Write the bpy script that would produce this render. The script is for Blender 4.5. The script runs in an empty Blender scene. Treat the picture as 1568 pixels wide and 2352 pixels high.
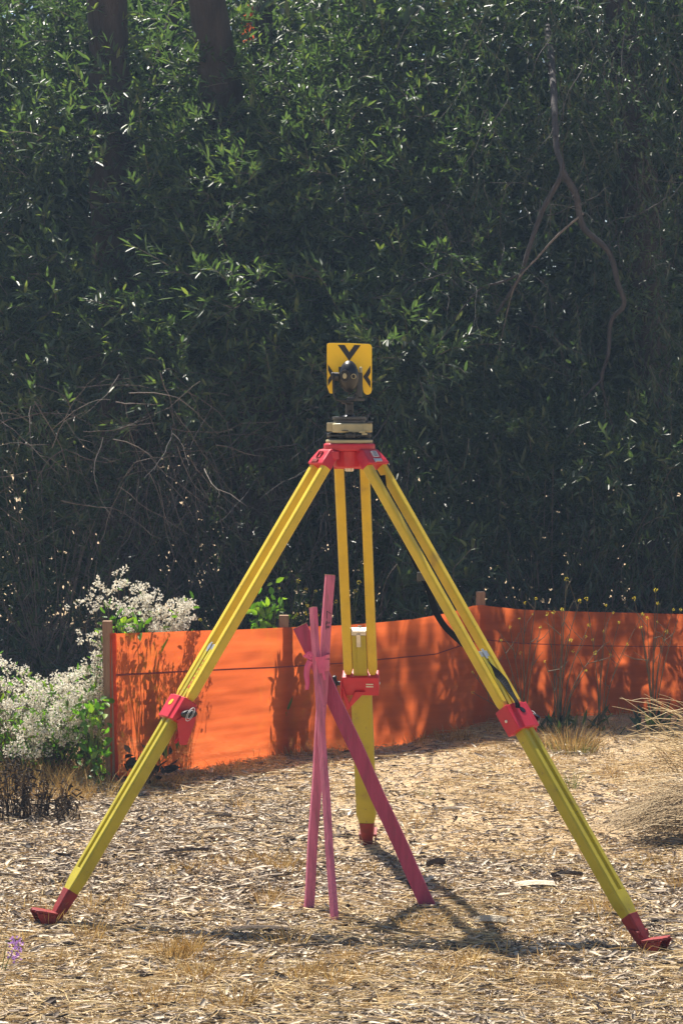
import bpy, bmesh, math, random
import numpy as np
from mathutils import Vector, Matrix, noise

random.seed(7)
rng = np.random.default_rng(11)
scene = bpy.context.scene
C = scene.collection
R = math.radians

# ------------------------------------------------------------------ camera, sky, sun, exposure
F, CX, CY, CAMH = 5000.0, 784.0, 1176.0, 1.39
PITCH = math.atan(196.0 / F)
cam_d = bpy.data.cameras.new('camera')
cam = bpy.data.objects.new('camera', cam_d)
C.objects.link(cam)
cam.location = (0, 0, CAMH)
cam.rotation_euler = (math.pi / 2 - PITCH, 0, 0)
cam_d.sensor_fit = 'VERTICAL'
cam_d.sensor_height = 36.0
cam_d.lens = 36.0 * F / 2352.0
cam_d.clip_start = 0.1
cam_d.clip_end = 2000
scene.camera = cam

SUN_EL, SUN_AZ = R(60), R(-29)          # sun high, behind the scene and a little to the left
world = bpy.data.worlds.new('World')
scene.world = world
world.use_nodes = True
wn = world.node_tree.nodes
sky = wn.new('ShaderNodeTexSky')
sky.sky_type = 'NISHITA'
sky.sun_disc = False
sky.sun_elevation = SUN_EL
sky.sun_rotation = SUN_AZ
wn['Background'].inputs['Strength'].default_value = 0.052
world.node_tree.links.new(sky.outputs['Color'], wn['Background'].inputs['Color'])

sl = bpy.data.lights.new('sun', 'SUN')
sl.energy = 5.0
sl.angle = R(0.5)
sl.color = (1.0, 0.93, 0.82)
so = bpy.data.objects.new('sun', sl)
C.objects.link(so)
S = Vector((math.sin(SUN_AZ) * math.cos(SUN_EL), math.cos(SUN_AZ) * math.cos(SUN_EL), math.sin(SUN_EL)))
so.rotation_euler = (-S).to_track_quat('-Z', 'Y').to_euler()
so.location = (-4, 8, 14)

scene.view_settings.view_transform = 'Standard'
scene.view_settings.look = 'None'
scene.view_settings.gamma = 1
scene.view_settings.exposure = 1.12

# ------------------------------------------------------------------ helpers
def P(px, py, d):
    """World point seen at photo pixel (1568 x 2352 scale) at depth y = d."""
    cp, sp = math.cos(PITCH), math.sin(PITCH)
    a, b = (px - CX) / F, (CY - py) / F
    y = cp + b * sp
    z = -sp + b * cp
    k = d / y
    return Vector((a * k, d, CAMH + z * k))

def smooth(a, b, t):
    t = min(1, max(0, (t - a) / (b - a)))
    return t * t * (3 - 2 * t)

def gz(x, y):
    z = 0.033 * smooth(0.45, 0.95, -x) * (1 - smooth(7.0, 8.0, y))
    z += 0.085 * smooth(9.0, 10.0, y) * smooth(0.0, 0.9, x)
    z += 0.012 * noise.noise(Vector((x * 1.7, y * 1.7, 3.1)))
    z += 0.005 * noise.noise(Vector((x * 6, y * 6, 9.1)))
    return z

def ground_at(px, py):
    """Point on the ground seen at photo pixel."""
    d = 6.0
    for _ in range(12):
        p = P(px, py, d)
        g = gz(p.x, d)
        e = (py - 980.0) / F
        d += ((CAMH - g) / e - d) * 0.8
    return Vector((P(px, py, d).x, d, gz(P(px, py, d).x, d)))

def tag(o, label=None, cat=None, group=None, kind=None):
    if label: o['label'] = label
    if cat: o['category'] = cat
    if group: o['group'] = group
    if kind: o['kind'] = kind
    return o

def thing(name, loc, label, cat, group=None, rz=0):
    o = bpy.data.objects.new(name, None)
    o.empty_display_size = 0.05
    C.objects.link(o)
    o.location = loc
    o.rotation_euler = (0, 0, rz)
    return tag(o, label, cat, group)

def attach(o, parent):
    """Parent o (whose mesh is in world space) keeping it in place."""
    if parent is not None:
        o.parent = parent
        M = Matrix.Identity(4)
        p = parent
        while p is not None:
            M = p.matrix_basis @ M if p is not parent else p.matrix_basis.copy()
            if p is not parent: pass
            p = p.parent if p is parent and False else None
        o.matrix_parent_inverse = Matrix.Identity(4)
    return o

def world_mat(o):
    m = o.matrix_basis.copy()
    p = o.parent
    while p is not None:
        m = p.matrix_basis @ m
        p = p.parent
    return m

def link(name, me, mat, parent=None, bevel=0, smooth_shade=False):
    """Link a world-space mesh as one object; the mesh is moved into its parent's space."""
    o = bpy.data.objects.new(name, me)
    C.objects.link(o)
    if isinstance(mat, (list, tuple)):
        for m in mat: me.materials.append(m)
    else:
        me.materials.append(mat)
    if parent is not None:
        o.parent = parent
        me.transform(world_mat(parent).inverted())
    if smooth_shade:
        for p in me.polygons: p.use_smooth = True
    if bevel:
        b = o.modifiers.new('bevel', 'BEVEL')
        b.width = bevel; b.segments = 2; b.limit_method = 'ANGLE'; b.angle_limit = R(35)
    return o

def np_mesh(name, v, faces):
    """faces: list of (M,k) int arrays"""
    me = bpy.data.meshes.new(name)
    v = np.asarray(v, dtype=np.float32)
    me.vertices.add(len(v))
    me.vertices.foreach_set('co', v.ravel())
    loops = np.concatenate([f.ravel() for f in faces]).astype(np.int32)
    tot = np.concatenate([np.full(len(f), f.shape[1], dtype=np.int32) for f in faces])
    start = np.concatenate([[0], np.cumsum(tot)[:-1]]).astype(np.int32)
    me.loops.add(len(loops))
    me.loops.foreach_set('vertex_index', loops)
    me.polygons.add(len(tot))
    me.polygons.foreach_set('loop_start', start)
    me.polygons.foreach_set('loop_total', tot)
    me.update(calc_edges=True)
    me.validate()
    return me

class MB:
    def __init__(self):
        self.bm = bmesh.new()
    def hexa(self, c8):
        vs = [self.bm.verts.new(c) for c in c8]
        for f in ((0, 3, 2, 1), (4, 5, 6, 7), (0, 1, 5, 4), (1, 2, 6, 5), (2, 3, 7, 6), (3, 0, 4, 7)):
            self.bm.faces.new([vs[i] for i in f])
        return self
    def box(self, x0, x1, y0, y1, z0, z1):
        return self.hexa([Vector(c) for c in ((x0, y0, z0), (x1, y0, z0), (x1, y1, z0), (x0, y1, z0),
                                              (x0, y0, z1), (x1, y0, z1), (x1, y1, z1), (x0, y1, z1))])
    def loft(self, rings, cap=True):
        """rings: list of point lists of equal count"""
        vr = [[self.bm.verts.new(p) for p in r] for r in rings]
        n = len(vr[0])
        for a, b in zip(vr[:-1], vr[1:]):
            for i in range(n):
                self.bm.faces.new((a[i], a[(i + 1) % n], b[(i + 1) % n], b[i]))
        if cap:
            self.bm.faces.new(vr[0][::-1]); self.bm.faces.new(vr[-1])
        return self
    def tube(self, pts, rad, n=8, cap=True):
        pts = [Vector(p) for p in pts]
        if not hasattr(rad, '__len__'): rad = [rad] * len(pts)
        rings = []
        ref = Vector((0.3, -1, 0.2)).normalized()
        for i, p in enumerate(pts):
            t = (pts[min(i + 1, len(pts) - 1)] - pts[max(i - 1, 0)]).normalized()
            s = t.cross(ref)
            if s.length < 1e-3: s = t.cross(Vector((1, 0, 0)))
            s.normalize(); q = t.cross(s)
            rings.append([p + (s * math.cos(2 * math.pi * k / n) + q * math.sin(2 * math.pi * k / n)) * rad[i] for k in range(n)])
        return self.loft(rings, cap)
    def prism(self, poly, vec):
        a = [Vector(p) for p in poly]
        return self.loft([a, [p + vec for p in a]])
    def lathe(self, c, prof, n=28, axis=Vector((0, 0, 1)), sx=1, sy=1):
        """prof: (radius, height) pairs along axis"""
        z = axis.normalized()
        x = Vector((1, 0, 0)) if abs(z.x) < .9 else Vector((0, 0, 1))
        x = (x - z * x.dot(z)).normalized(); y = z.cross(x)
        rings = [[c + z * h + (x * math.cos(2 * math.pi * k / n) * sx + y * math.sin(2 * math.pi * k / n) * sy) * max(r, 1e-4) for k in range(n)] for r, h in prof]
        return self.loft(rings)
    def mesh(self, name):
        bmesh.ops.recalc_face_normals(self.bm, faces=self.bm.faces)
        me = bpy.data.meshes.new(name)
        self.bm.to_mesh(me); self.bm.free()
        return me
    def link(self, name, mat, parent=None, bevel=0, sm=False):
        o = link(name, self.mesh(name), mat, parent, bevel)
        if sm:
            for p in o.data.polygons: p.use_smooth = True
            e = o.modifiers.new('split', 'EDGE_SPLIT'); e.split_angle = R(38)
        return o

# ------------------------------------------------------------------ materials
def nodes_of(name):
    m = bpy.data.materials.new(name); m.use_nodes = True
    nt = m.node_tree
    return m, nt, nt.nodes['Principled BSDF']

def ramp(nt, fac, stops):
    r = nt.nodes.new('ShaderNodeValToRGB')
    el = r.color_ramp.elements
    while len(el) > 1: el.remove(el[0])
    el[0].position = stops[0][0]; el[0].color = (*stops[0][1], 1)
    for p, c in stops[1:]:
        e = el.new(p); e.color = (*c, 1)
    nt.links.new(fac, r.inputs['Fac'])
    return r.outputs['Color']

def tex(nt, scale, detail=4, stretch=(1, 1, 1), rough=.55):
    tc = nt.nodes.new('ShaderNodeTexCoord'); mp = nt.nodes.new('ShaderNodeMapping')
    mp.inputs['Scale'].default_value = stretch
    t = nt.nodes.new('ShaderNodeTexNoise'); t.inputs['Scale'].default_value = scale
    t.inputs['Detail'].default_value = detail; t.inputs['Roughness'].default_value = rough
    nt.links.new(tc.outputs['Object'], mp.inputs['Vector']); nt.links.new(mp.outputs['Vector'], t.inputs['Vector'])
    return t.outputs['Fac']

def bump(nt, b, fac, strength, dist=.01):
    n = nt.nodes.new('ShaderNodeBump'); n.inputs['Strength'].default_value = strength; n.inputs['Distance'].default_value = dist
    nt.links.new(fac, n.inputs['Height']); nt.links.new(n.outputs['Normal'], b.inputs['Normal'])

def paint(name, c, rough=.4, var=.25, scale=18, metallic=0, bstr=.06, stretch=(1, 1, 1), spec=.5, grime=None, wear=None, wpos=.64):
    m, nt, b = nodes_of(name)
    f = tex(nt, scale, 6, stretch)
    d = tuple(x * (1 - var) for x in c); l = tuple(min(1, x * (1 + var * .5)) for x in c)
    st = [(.3, d), (.55, c), (.75, l)]
    if grime: st = [(.26, grime)] + [(.36, d)] + st[1:]
    col = ramp(nt, f, st)
    if wear:
        wf = tex(nt, scale * 4.5, 9, stretch, .72)
        mk = ramp(nt, wf, [(wpos, (0, 0, 0)), (wpos + .03, (1, 1, 1))])
        mx = nt.nodes.new('ShaderNodeMix'); mx.data_type = 'RGBA'
        nt.links.new(mk, mx.inputs[0]); nt.links.new(col, mx.inputs[6]); mx.inputs[7].default_value = (*wear, 1)
        col = mx.outputs[2]
    nt.links.new(col, b.inputs['Base Color'])
    b.inputs['Roughness'].default_value = rough; b.inputs['Metallic'].default_value = metallic
    b.inputs['Specular IOR Level'].default_value = spec
    bump(nt, b, tex(nt, scale * 5, 3, stretch), bstr)
    return m

def island(name, stops, rough=.6, spec=.4, transl=0, tcol=None, interp='LINEAR'):
    """Material whose colour differs piece by piece (leaf by leaf, chip by chip)."""
    m, nt, b = nodes_of(name)
    g = nt.nodes.new('ShaderNodeNewGeometry')
    c = ramp(nt, g.outputs['Random Per Island'], stops)
    nt.links.new(c, b.inputs['Base Color'])
    b.inputs['Roughness'].default_value = rough
    b.inputs['Specular IOR Level'].default_value = spec
    if transl:
        t = nt.nodes.new('ShaderNodeBsdfTranslucent')
        mixc = nt.nodes.new('ShaderNodeMix'); mixc.data_type = 'RGBA'; mixc.blend_type = 'MULTIPLY'
        mixc.inputs[0].default_value = 1
        nt.links.new(c, mixc.inputs[6]); mixc.inputs[7].default_value = (*(tcol or (1, 1, 1)), 1)
        nt.links.new(mixc.outputs[2], t.inputs['Color'])
        ms = nt.nodes.new('ShaderNodeMixShader'); ms.inputs[0].default_value = transl
        nt.links.new(b.outputs[0], ms.inputs[1]); nt.links.new(t.outputs[0], ms.inputs[2])
        nt.links.new(ms.outputs[0], nt.nodes['Material Output'].inputs['Surface'])
    return m

M_yel = paint('yellow_enamel', (.66, .47, .025), .38, .12, 14, bstr=.05, grime=(.44, .30, .03), wear=(.30, .21, .05))
M_yel2 = paint('olive_yellow_enamel', (.43, .36, .018), .42, .14, 14, bstr=.05, grime=(.28, .20, .03), wear=(.22, .17, .06), wpos=.62)
M_red = paint('red_enamel', (.54, .018, .035), .42, .15, 20, wear=(.30, .05, .05))
M_reddirt = paint('dusty_red_enamel', (.24, .014, .014), .6, .35, 30, grime=(.20, .09, .05))
M_black = paint('black_plastic', (.009, .010, .014), .35, .3, 30)
M_rubber = paint('black_webbing', (.010, .011, .014), .85, .3, 120, spec=.15)
M_grey = paint('dark_grey_metal', (.06, .065, .075), .35, .2, 30, metallic=.3)
M_beige = paint('khaki_metal', (.42, .38, .22), .45, .15, 30)
M_steel = paint('bright_steel', (.7, .68, .62), .3, .2, 40, metallic=.8)
M_target = paint('target_yellow', (1.0, .64, .014), .5, .04, 20)
M_mark = paint('marking_black', (.015, .014, .02), .5, .1, 20)
M_label = paint('label_white', (.7, .7, .72), .5, .1, 60)
M_pink = paint('pink_paint', (.66, .165, .27), .6, .30, 9, bstr=.4, stretch=(6, 6, .6), grime=(.36, .12, .15), wear=(.34, .15, .14), wpos=.60)
M_pinkdeep = paint('deep_pink_paint', (.42, .05, .12), .6, .28, 9, bstr=.4, stretch=(6, 6, .6), wear=(.24, .08, .09), wpos=.60)
M_tape = paint('pink_tape', (.72, .10, .24), .35, .15, 30)
M_wood = paint('fence_wood', (.30, .17, .10), .75, .35, 8, bstr=.4, stretch=(9, 9, 1))
M_rawwood = paint('raw_wood', (.55, .36, .22), .75, .3, 8, bstr=.3, stretch=(9, 9, 1))
M_ink = paint('marker_ink', (.012, .01, .02), .6, .1, 40)
M_bark = paint('bark', (.05, .038, .034), .9, .55, 14, bstr=1.0, stretch=(1, 1, .25))
M_twig = paint('twig_bark', (.17, .14, .12), .8, .4, 20, bstr=.2)
M_limb = paint('grey_limb', (.055, .047, .047), .85, .4, 20, bstr=.5)
M_stem = paint('green_stem', (.16, .22, .05), .6, .3, 20)
M_drystem = paint('brown_stem', (.13, .10, .05), .7, .4, 20)

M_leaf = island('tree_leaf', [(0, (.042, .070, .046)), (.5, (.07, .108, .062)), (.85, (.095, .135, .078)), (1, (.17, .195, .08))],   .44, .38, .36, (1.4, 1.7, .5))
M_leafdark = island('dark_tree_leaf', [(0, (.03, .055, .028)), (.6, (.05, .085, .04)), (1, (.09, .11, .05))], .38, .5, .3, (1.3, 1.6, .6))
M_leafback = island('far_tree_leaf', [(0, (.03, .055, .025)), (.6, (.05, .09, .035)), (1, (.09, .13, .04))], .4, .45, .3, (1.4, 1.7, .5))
M_weed = island('weed_leaf', [(0, (.06, .14, .02)), (.6, (.10, .22, .03)), (1, (.22, .32, .05))], .45, .4, .45, (1.6, 1.8, .5))
M_white = island('white_blossom', [(0, (.66, .61, .50)), (.6, (.84, .82, .74)), (1, (.88, .87, .82))], .8, .2, .35, (1, .98, .9))
M_yflower = island('yellow_blossom', [(0, (.70, .55, .04)), (1, (.80, .72, .08))], .6, .3, .4)
M_purple = island('purple_petal', [(0, (.45, .22, .60)), (1, (.65, .42, .78))], .6, .3, .3)
M_dead = island('dead_leaf', [(0, (.02, .014, .01)), (.7, (.05, .035, .022)), (1, (.14, .09, .05))], .8, .2, .1)
M_orange = island('orange_scrap', [(0, (.75, .12, .03)), (1, (.85, .22, .08))], .7, .2, .4)
M_chip = island('wood_chip', [(0, (.035, .028, .024)), (.14, (.13, .10, .08)), (.28, (.31, .245, .185)), (.6, (.48, .395, .30)), (.85, (.56, .465, .345)), (1, (.68, .60, .48))], .75, .25)
M_straw = island('straw', [(0, (.28, .17, .06)), (.35, (.52, .37, .18)), (.7, (.67, .51, .27)), (1, (.78, .62, .34))], .6, .3, .2)
M_oldstraw = island('old_straw', [(0, (.16, .10, .05)), (.5, (.46, .34, .19)), (1, (.68, .55, .35))], .7, .25, .15)
M_tuft = island('dry_blade', [(0, (.20, .12, .04)), (.4, (.38, .22, .06)), (.8, (.56, .37, .12)), (1, (.68, .54, .26))], .6, .3, .3)
M_greengrass = island('green_blade', [(0, (.09, .14, .03)), (1, (.26, .28, .08))], .6, .3, .3)

# soil under the chips
M_ground, nt, b = nodes_of('soil')
f1 = tex(nt, 3.0, 8); f2 = tex(nt, 60, 6)
mx = nt.nodes.new('ShaderNodeMix'); mx.data_type = 'FLOAT'; mx.inputs[0].default_value = .5
nt.links.new(f1, mx.inputs[2]); nt.links.new(f2, mx.inputs[3])
nt.links.new(ramp(nt, mx.outputs[0], [(.3, (.22, .15, .085)), (.48, (.42, .30, .17)), (.62, (.54, .40, .24)), (.75, (.62, .49, .31))]), b.inputs['Base Color'])
b.inputs['Roughness'].default_value = .95
bump(nt, b, f2, .8, .02)

# orange fence cloth, thin enough for the sun to glow through
M_cloth, nt, b = nodes_of('orange_cloth')
f = tex(nt, 5, 6, (.35, .35, 5))
col = ramp(nt, f, [(.3, (.70, .135, .036)), (.6, (.86, .175, .045)), (.8, (.90, .22, .062))])
nt.links.new(col, b.inputs['Base Color']); b.inputs['Roughness'].default_value = .75
tr = nt.nodes.new('ShaderNodeBsdfTranslucent'); nt.links.new(col, tr.inputs['Color'])
ms = nt.nodes.new('ShaderNodeMixShader'); ms.inputs[0].default_value = .70
nt.links.new(b.outputs[0], ms.inputs[1]); nt.links.new(tr.outputs[0], ms.inputs[2])
tp = nt.nodes.new('ShaderNodeBsdfTransparent'); tp.inputs['Color'].default_value = (1, .62, .35, 1)
m2 = nt.nodes.new('ShaderNodeMixShader'); m2.inputs[0].default_value = .20
nt.links.new(ms.outputs[0], m2.inputs[1]); nt.links.new(tp.outputs[0], m2.inputs[2]); ms = m2
nt.links.new(ms.outputs[0], nt.nodes['Material Output'].inputs['Surface'])
bump(nt, b, f, .25, .02)

# ------------------------------------------------------------------ ground
def axis_coords(lo, hi, step, far):
    mid = list(np.arange(lo, hi + 1e-6, step))
    out, g, x = [], step, 0
    while x < far:
        g *= 1.35; x += g; out.append(x)
    return np.array([lo - o for o in out[::-1]] + mid + [hi + o for o in out])
gx, gy = axis_coords(-3, 3, .035, 300), axis_coords(3.5, 12.5, .035, 300)
nx, ny = len(gx), len(gy)
gv = np.zeros((ny, nx, 3), np.float32)
for j, y in enumerate(gy):
    for i, x in enumerate(gx):
        gv[j, i] = (x, y, gz(x, y))
idx = np.arange(nx * ny).reshape(ny, nx)
gf = np.stack([idx[:-1, :-1], idx[:-1, 1:], idx[1:, 1:], idx[1:, :-1]], -1).reshape(-1, 4)
o = link('ground', np_mesh('ground', gv.reshape(-1, 3), [gf]), M_ground, smooth_shade=True)
tag(o, kind='structure')

# ------------------------------------------------------------------ piece generators (numpy)
def frames(dirs, nrm):
    d = dirs / np.maximum(np.linalg.norm(dirs, axis=1, keepdims=True), 1e-6)
    s = np.cross(d, nrm); s /= np.maximum(np.linalg.norm(s, axis=1, keepdims=True), 1e-6)
    n = np.cross(s, d)
    return d, s, n

LT = np.array([[0, 0, 0], [.28, .42, .10], [.66, .38, .09], [1, 0, -.06], [.66, -.38, .09], [.28, -.42, .10]])
def leaf_arrays(pos, dirs, nrm, length, width):
    d, s, n = frames(dirs, nrm)
    L = length[:, None, None]; W = width[:, None, None]
    v = pos[:, None, :] + d[:, None, :] * (LT[None, :, 0:1] * L) + s[:, None, :] * (LT[None, :, 1:2] * W) + n[:, None, :] * (LT[None, :, 2:3] * W * 1.6)
    k = len(pos); base = (np.arange(k) * 6)[:, None]
    f = np.concatenate([base + np.array([[0, 1, 2, 3]]), base + np.array([[0, 3, 4, 5]])])
    return v.reshape(-1, 3), f

def leaves(name, pos, dirs, nrm, length, width, mat, parent=None):
    v, f = leaf_arrays(np.asarray(pos), np.asarray(dirs), np.asarray(nrm), np.asarray(length), np.asarray(width))
    return link(name, np_mesh(name, v, [f]), mat, parent)

def blade_arrays(base, dirs, length, width, bend):
    """Curved tapering blades: base (N,3), initial direction, bend vector added quadratically."""
    k = len(base); t = np.array([0, .35, .7, 1.0])
    d = dirs / np.linalg.norm(dirs, axis=1, keepdims=True)
    side = np.cross(d, rng.normal(size=(k, 3))); side /= np.linalg.norm(side, axis=1, keepdims=True)
    pts = base[:, None, :] + d[:, None, :] * (t[None, :, None] * length[:, None, None]) + bend[:, None, :] * (t[None, :, None] ** 2)
    w = width[:, None, None] * np.array([1, .85, .6, .12])[None, :, None] * .5
    v = np.stack([pts - side[:, None, :] * w, pts + side[:, None, :] * w], 2).reshape(-1, 3)
    b0 = (np.arange(k) * 8)[:, None]
    f = np.concatenate([b0 + np.array([[2 * i, 2 * i + 1, 2 * i + 3, 2 * i + 2]]) for i in range(3)])
    return v, f

def merge(parts):
    vs, fs, off = [], [], 0
    for v, f in parts:
        vs.append(v); fs.append(f + off); off += len(v)
    return np.concatenate(vs), np.concatenate(fs)

def twig_arrays(paths, radii, n=4):
    """paths: list of (K,3); radii: base radius per path, tapering"""
    vs, fs, off = [], [], 0
    ang = 2 * np.pi * np.arange(n) / n
    for p, r in zip(paths, radii):
        p = np.asarray(p); k = len(p)
        t = np.gradient(p, axis=0); t /= np.maximum(np.linalg.norm(t, axis=1, keepdims=True), 1e-9)
        ref = np.array([.31, -.9, .27]); s = np.cross(t, ref); s /= np.maximum(np.linalg.norm(s, axis=1, keepdims=True), 1e-9)
        q = np.cross(t, s); rr = r * np.linspace(1, .35, k)
        v = p[:, None, :] + (s[:, None, :] * np.cos(ang)[None, :, None] + q[:, None, :] * np.sin(ang)[None, :, None]) * rr[:, None, None]
        vs.append(v.reshape(-1, 3))
        i = np.arange(k - 1)[:, None] * n; a = np.arange(n)[None, :]; b = (np.arange(n)[None, :] + 1) % n
        fs.append(np.stack([i + a, i + b, i + n + b, i + n + a], -1).reshape(-1, 4) + off)
        off += k * n
    return np.concatenate(vs), np.concatenate(fs)

def twigs(name, paths, radii, mat, parent=None, n=4):
    v, f = twig_arrays(paths, radii, n)
    return link(name, np_mesh(name, v, [f]), mat, parent, smooth_shade=True)

def curve_pts(ctrl, n=None):
    """Catmull-Rom through control points"""
    c = [np.array(p, float) for p in ctrl]
    c = [2 * c[0] - c[1]] + c + [2 * c[-1] - c[-2]]
    out = []
    for i in range(1, len(c) - 2):
        for t in np.linspace(0, 1, 7)[:-1]:
            a, b, cc, d = c[i - 1], c[i], c[i + 1], c[i + 2]
            out.append(.5 * ((2 * b) + (-a + cc) * t + (2 * a - 5 * b + 4 * cc - d) * t * t + (-a + 3 * b - 3 * cc + d) * t ** 3))
    out.append(c[-2])
    return np.array(out)

def gz_arr(x, y):
    return np.array([gz(a, b) for a, b in zip(x, y)])

# ------------------------------------------------------------------ wood chips, straw, dry grass (uncountable cover)
def chips(n, d0, d1, lmin, lmax, wmin, wmax, px0=-240, px1=1810, power=1.0):
    d = d0 + (d1 - d0) * rng.random(n) ** power
    px = px0 + (px1 - px0) * rng.random(n)
    x = (px - CX) / F * d
    return x, d

n = 108000
x, d = chips(n, 4.9, 9.6, 0, 0, 0, 0, power=1.25)
# thinner cover on the bare soil at right rear, thicker on the mulch
keep = rng.random(n) < np.where((x > -.05) & (d > 7.0), .40, 1.0) * np.where(d > 9.2, .6, 1)
x, d = x[keep], d[keep]; n = len(x)
L = np.where(rng.random(n) < .05, .04 + .05 * rng.random(n), .007 + .024 * rng.random(n) ** 1.7)
W = L * (.10 + .24 * rng.random(n)); W = np.clip(W, .002, .012)
ang = rng.normal(0, .75, n) + np.where(rng.random(n) < .3, rng.random(n) * 3.14, 0)
tilt = rng.normal(0, .22, n)
dirs = np.stack([np.cos(ang), np.sin(ang), np.tan(tilt)], -1)
nr = rng.normal(0, .38, (n, 3)); nr[:, 2] = 1
dd, ss, nn = frames(dirs, nr)
pos = np.stack([x, d, gz_arr(x, d) + .003 + .010 * rng.random(n)], -1)
CT = np.array([[-.5, -.35, 0], [-.42, .5, 0], [.1, .55, .0], [.5, .3, 0], [.47, -.4, 0], [0, -.5, 0]])
bow = np.array([-.1, -.1, .18, -.12, -.12, .15])
top = pos[:, None, :] + dd[:, None, :] * (CT[None, :, 0:1] * L[:, None, None]) + ss[:, None, :] * (CT[None, :, 1:2] * W[:, None, None]) + nn[:, None, :] * (bow[None, :, None] * W[:, None, None] * .9)
bot = top - nn[:, None, :] * .0022
v = np.concatenate([top, bot], 1).reshape(-1, 3)
b0 = (np.arange(n) * 12)[:, None]
f = np.concatenate([b0 + np.array([[0, 5, 2, 1]]), b0 + np.array([[5, 4, 3, 2]])] + [b0 + np.array([[i, i + 6, (i + 1) % 6 + 6, (i + 1) % 6]]) for i in range(6)])
o = link('wood_chip_mulch', np_mesh('wood_chip_mulch', v, [f]), M_chip)
tag(o, 'grey and tan wood chips and bark scattered over the dry ground', 'wood chips', kind='stuff')

n = 54000
x, d = chips(n, 4.9, 9.9, 0, 0, 0, 0, power=1.1)
keep = rng.random(n) < np.where(d < 6.3, 1.0, np.where(d > 8.0, .75, np.where(x > 0, .5, .16))) * np.array([.35 + .65 * smooth(-.15, .2, noise.noise(Vector((a * 2.2, b * 1.4, 5)))) for a, b in zip(x, d)])
x, d = x[keep], d[keep]; n = len(x)
ang = rng.normal(0, .6, n) + np.where(rng.random(n) < .3, rng.random(n) * 3.14, 0)
sgn = np.where(rng.random(n) < .5, 1, -1)
dirs = np.stack([np.cos(ang) * sgn, np.sin(ang) * sgn, .02 + .16 * rng.random(n)], -1)
L = .03 + .10 * rng.random(n) ** 1.6
pos = np.stack([x, d, gz_arr(x, d) + .004 + .012 * rng.random(n)], -1)
bend = rng.normal(0, .015, (n, 3)); bend[:, 2] = -np.abs(bend[:, 2]) * .6
v, f = blade_arrays(pos, dirs, L, .0014 + .0016 * rng.random(n), bend)
o = link('loose_straw', np_mesh('loose_straw', v, [f]), M_straw)
tag(o, 'pale dry straw lying flat over the ground around the tripod', 'straw', kind='stuff')

def tuft_blades(c, k, h, spread, lean=.45, droop=.5):
    a = rng.random(k) * 2 * np.pi; r = spread * np.sqrt(rng.random(k))
    base = np.stack([c[0] + r * np.cos(a), c[1] + r * np.sin(a), np.zeros(k)], -1)
    base[:, 2] = c[2] - .006
    dirs = np.stack([np.cos(a) * lean * rng.random(k) + rng.normal(0, .16, k), np.sin(a) * lean * rng.random(k) + rng.normal(0, .16, k), np.ones(k)], -1)
    L = h * (.35 + .65 * rng.random(k))
    bend = np.stack([np.cos(a) * L * droop * rng.random(k), np.sin(a) * L * droop * rng.random(k), -L * .3 * droop * rng.random(k)], -1)
    return blade_arrays(base, dirs, L, .0018 + .0016 * rng.random(k), bend)

parts = []
# stubble scattered at random and in the patches the photo shows
spots = [(430, 2195, 26, .07), (400, 2215, 18, .06), (660, 2010, 16, .06), (470, 2265, 22, .05), (560, 2240, 14, .05), (200, 2165, 10, .06), (260, 2095, 10, .05), (620, 2085, 10, .06),
         (800, 2210, 10, .06), (640, 2170, 14, .06), (940, 2140, 10, .06), (700, 2260, 16, .06), (780, 2270, 14, .06), (350, 2330, 14, .06),
         (100, 2130, 10, .06), (420, 2010, 12, .05), (530, 1995, 12, .05), (620, 1985, 10, .05), (1080, 2240, 12, .06), (1200, 2270, 10, .05),
         (520, 2315, 14, .06), (1300, 2290, 10, .05), (1420, 2100, 12, .07), (1480, 1990, 10, .05), (1560, 2040, 12, .06), (1220, 1980, 8, .05),
         (1090, 1960, 8, .04), (960, 1895, 10, .05), (1030, 1800, 10, .05), (1400, 1790, 12, .06), (830, 2020, 8, .04), (560, 1870, 8, .05)]
for px, py, k, h in spots:
    for _ in range(5):
        g = ground_at(px + random.gauss(0, 26), min(2345, py + random.gauss(0, 9)))
        parts.append(tuft_blades(g, k * 2, h * random.uniform(.8, 1.5), .035, .5))
for _ in range(330):
    g = ground_at(random.uniform(-20, 1590), random.uniform(1760, 2350) if random.random() < .5 else random.uniform(2090, 2350))
    parts.append(tuft_blades(g, random.randint(5, 16), random.uniform(.025, .075), .025, .6))
# tall dry fringe along the foot of the fence and the left bank
for _ in range(190):
    px = random.uniform(255, 1100)
    py = np.interp(px, [255, 400, 520, 655, 860, 1103], [1812, 1800, 1772, 1742, 1708, 1692]) + abs(random.gauss(0, 8))
    g = ground_at(px, py)
    parts.append(tuft_blades(g, random.randint(8, 20), random.uniform(.03, .085), .03, .6))
for _ in range(150):
    g = ground_at(random.uniform(-40, 250), random.uniform(1740, 1850))
    parts.append(tuft_blades(g, random.randint(10, 22), random.uniform(.06, .15), .04, .6))
for _ in range(120):
    g = ground_at(random.uniform(1050, 1600), random.uniform(1695, 1780))
    parts.append(tuft_blades(g, random.randint(8, 16), random.uniform(.03, .06), .04, .7))
for _ in range(110):
    g = ground_at(random.uniform(1000, 1590), random.uniform(1640, 1690))
    parts.append(tuft_blades(g, random.randint(8, 16), random.uniform(.04, .09), .05, .9))
v, f = merge(parts)
o = link('dry_grass', np_mesh('dry_grass', v, [f]), M_tuft)
tag(o, 'short dry golden grass stubble growing in patches through the mulch', 'grass', kind='stuff')

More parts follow.
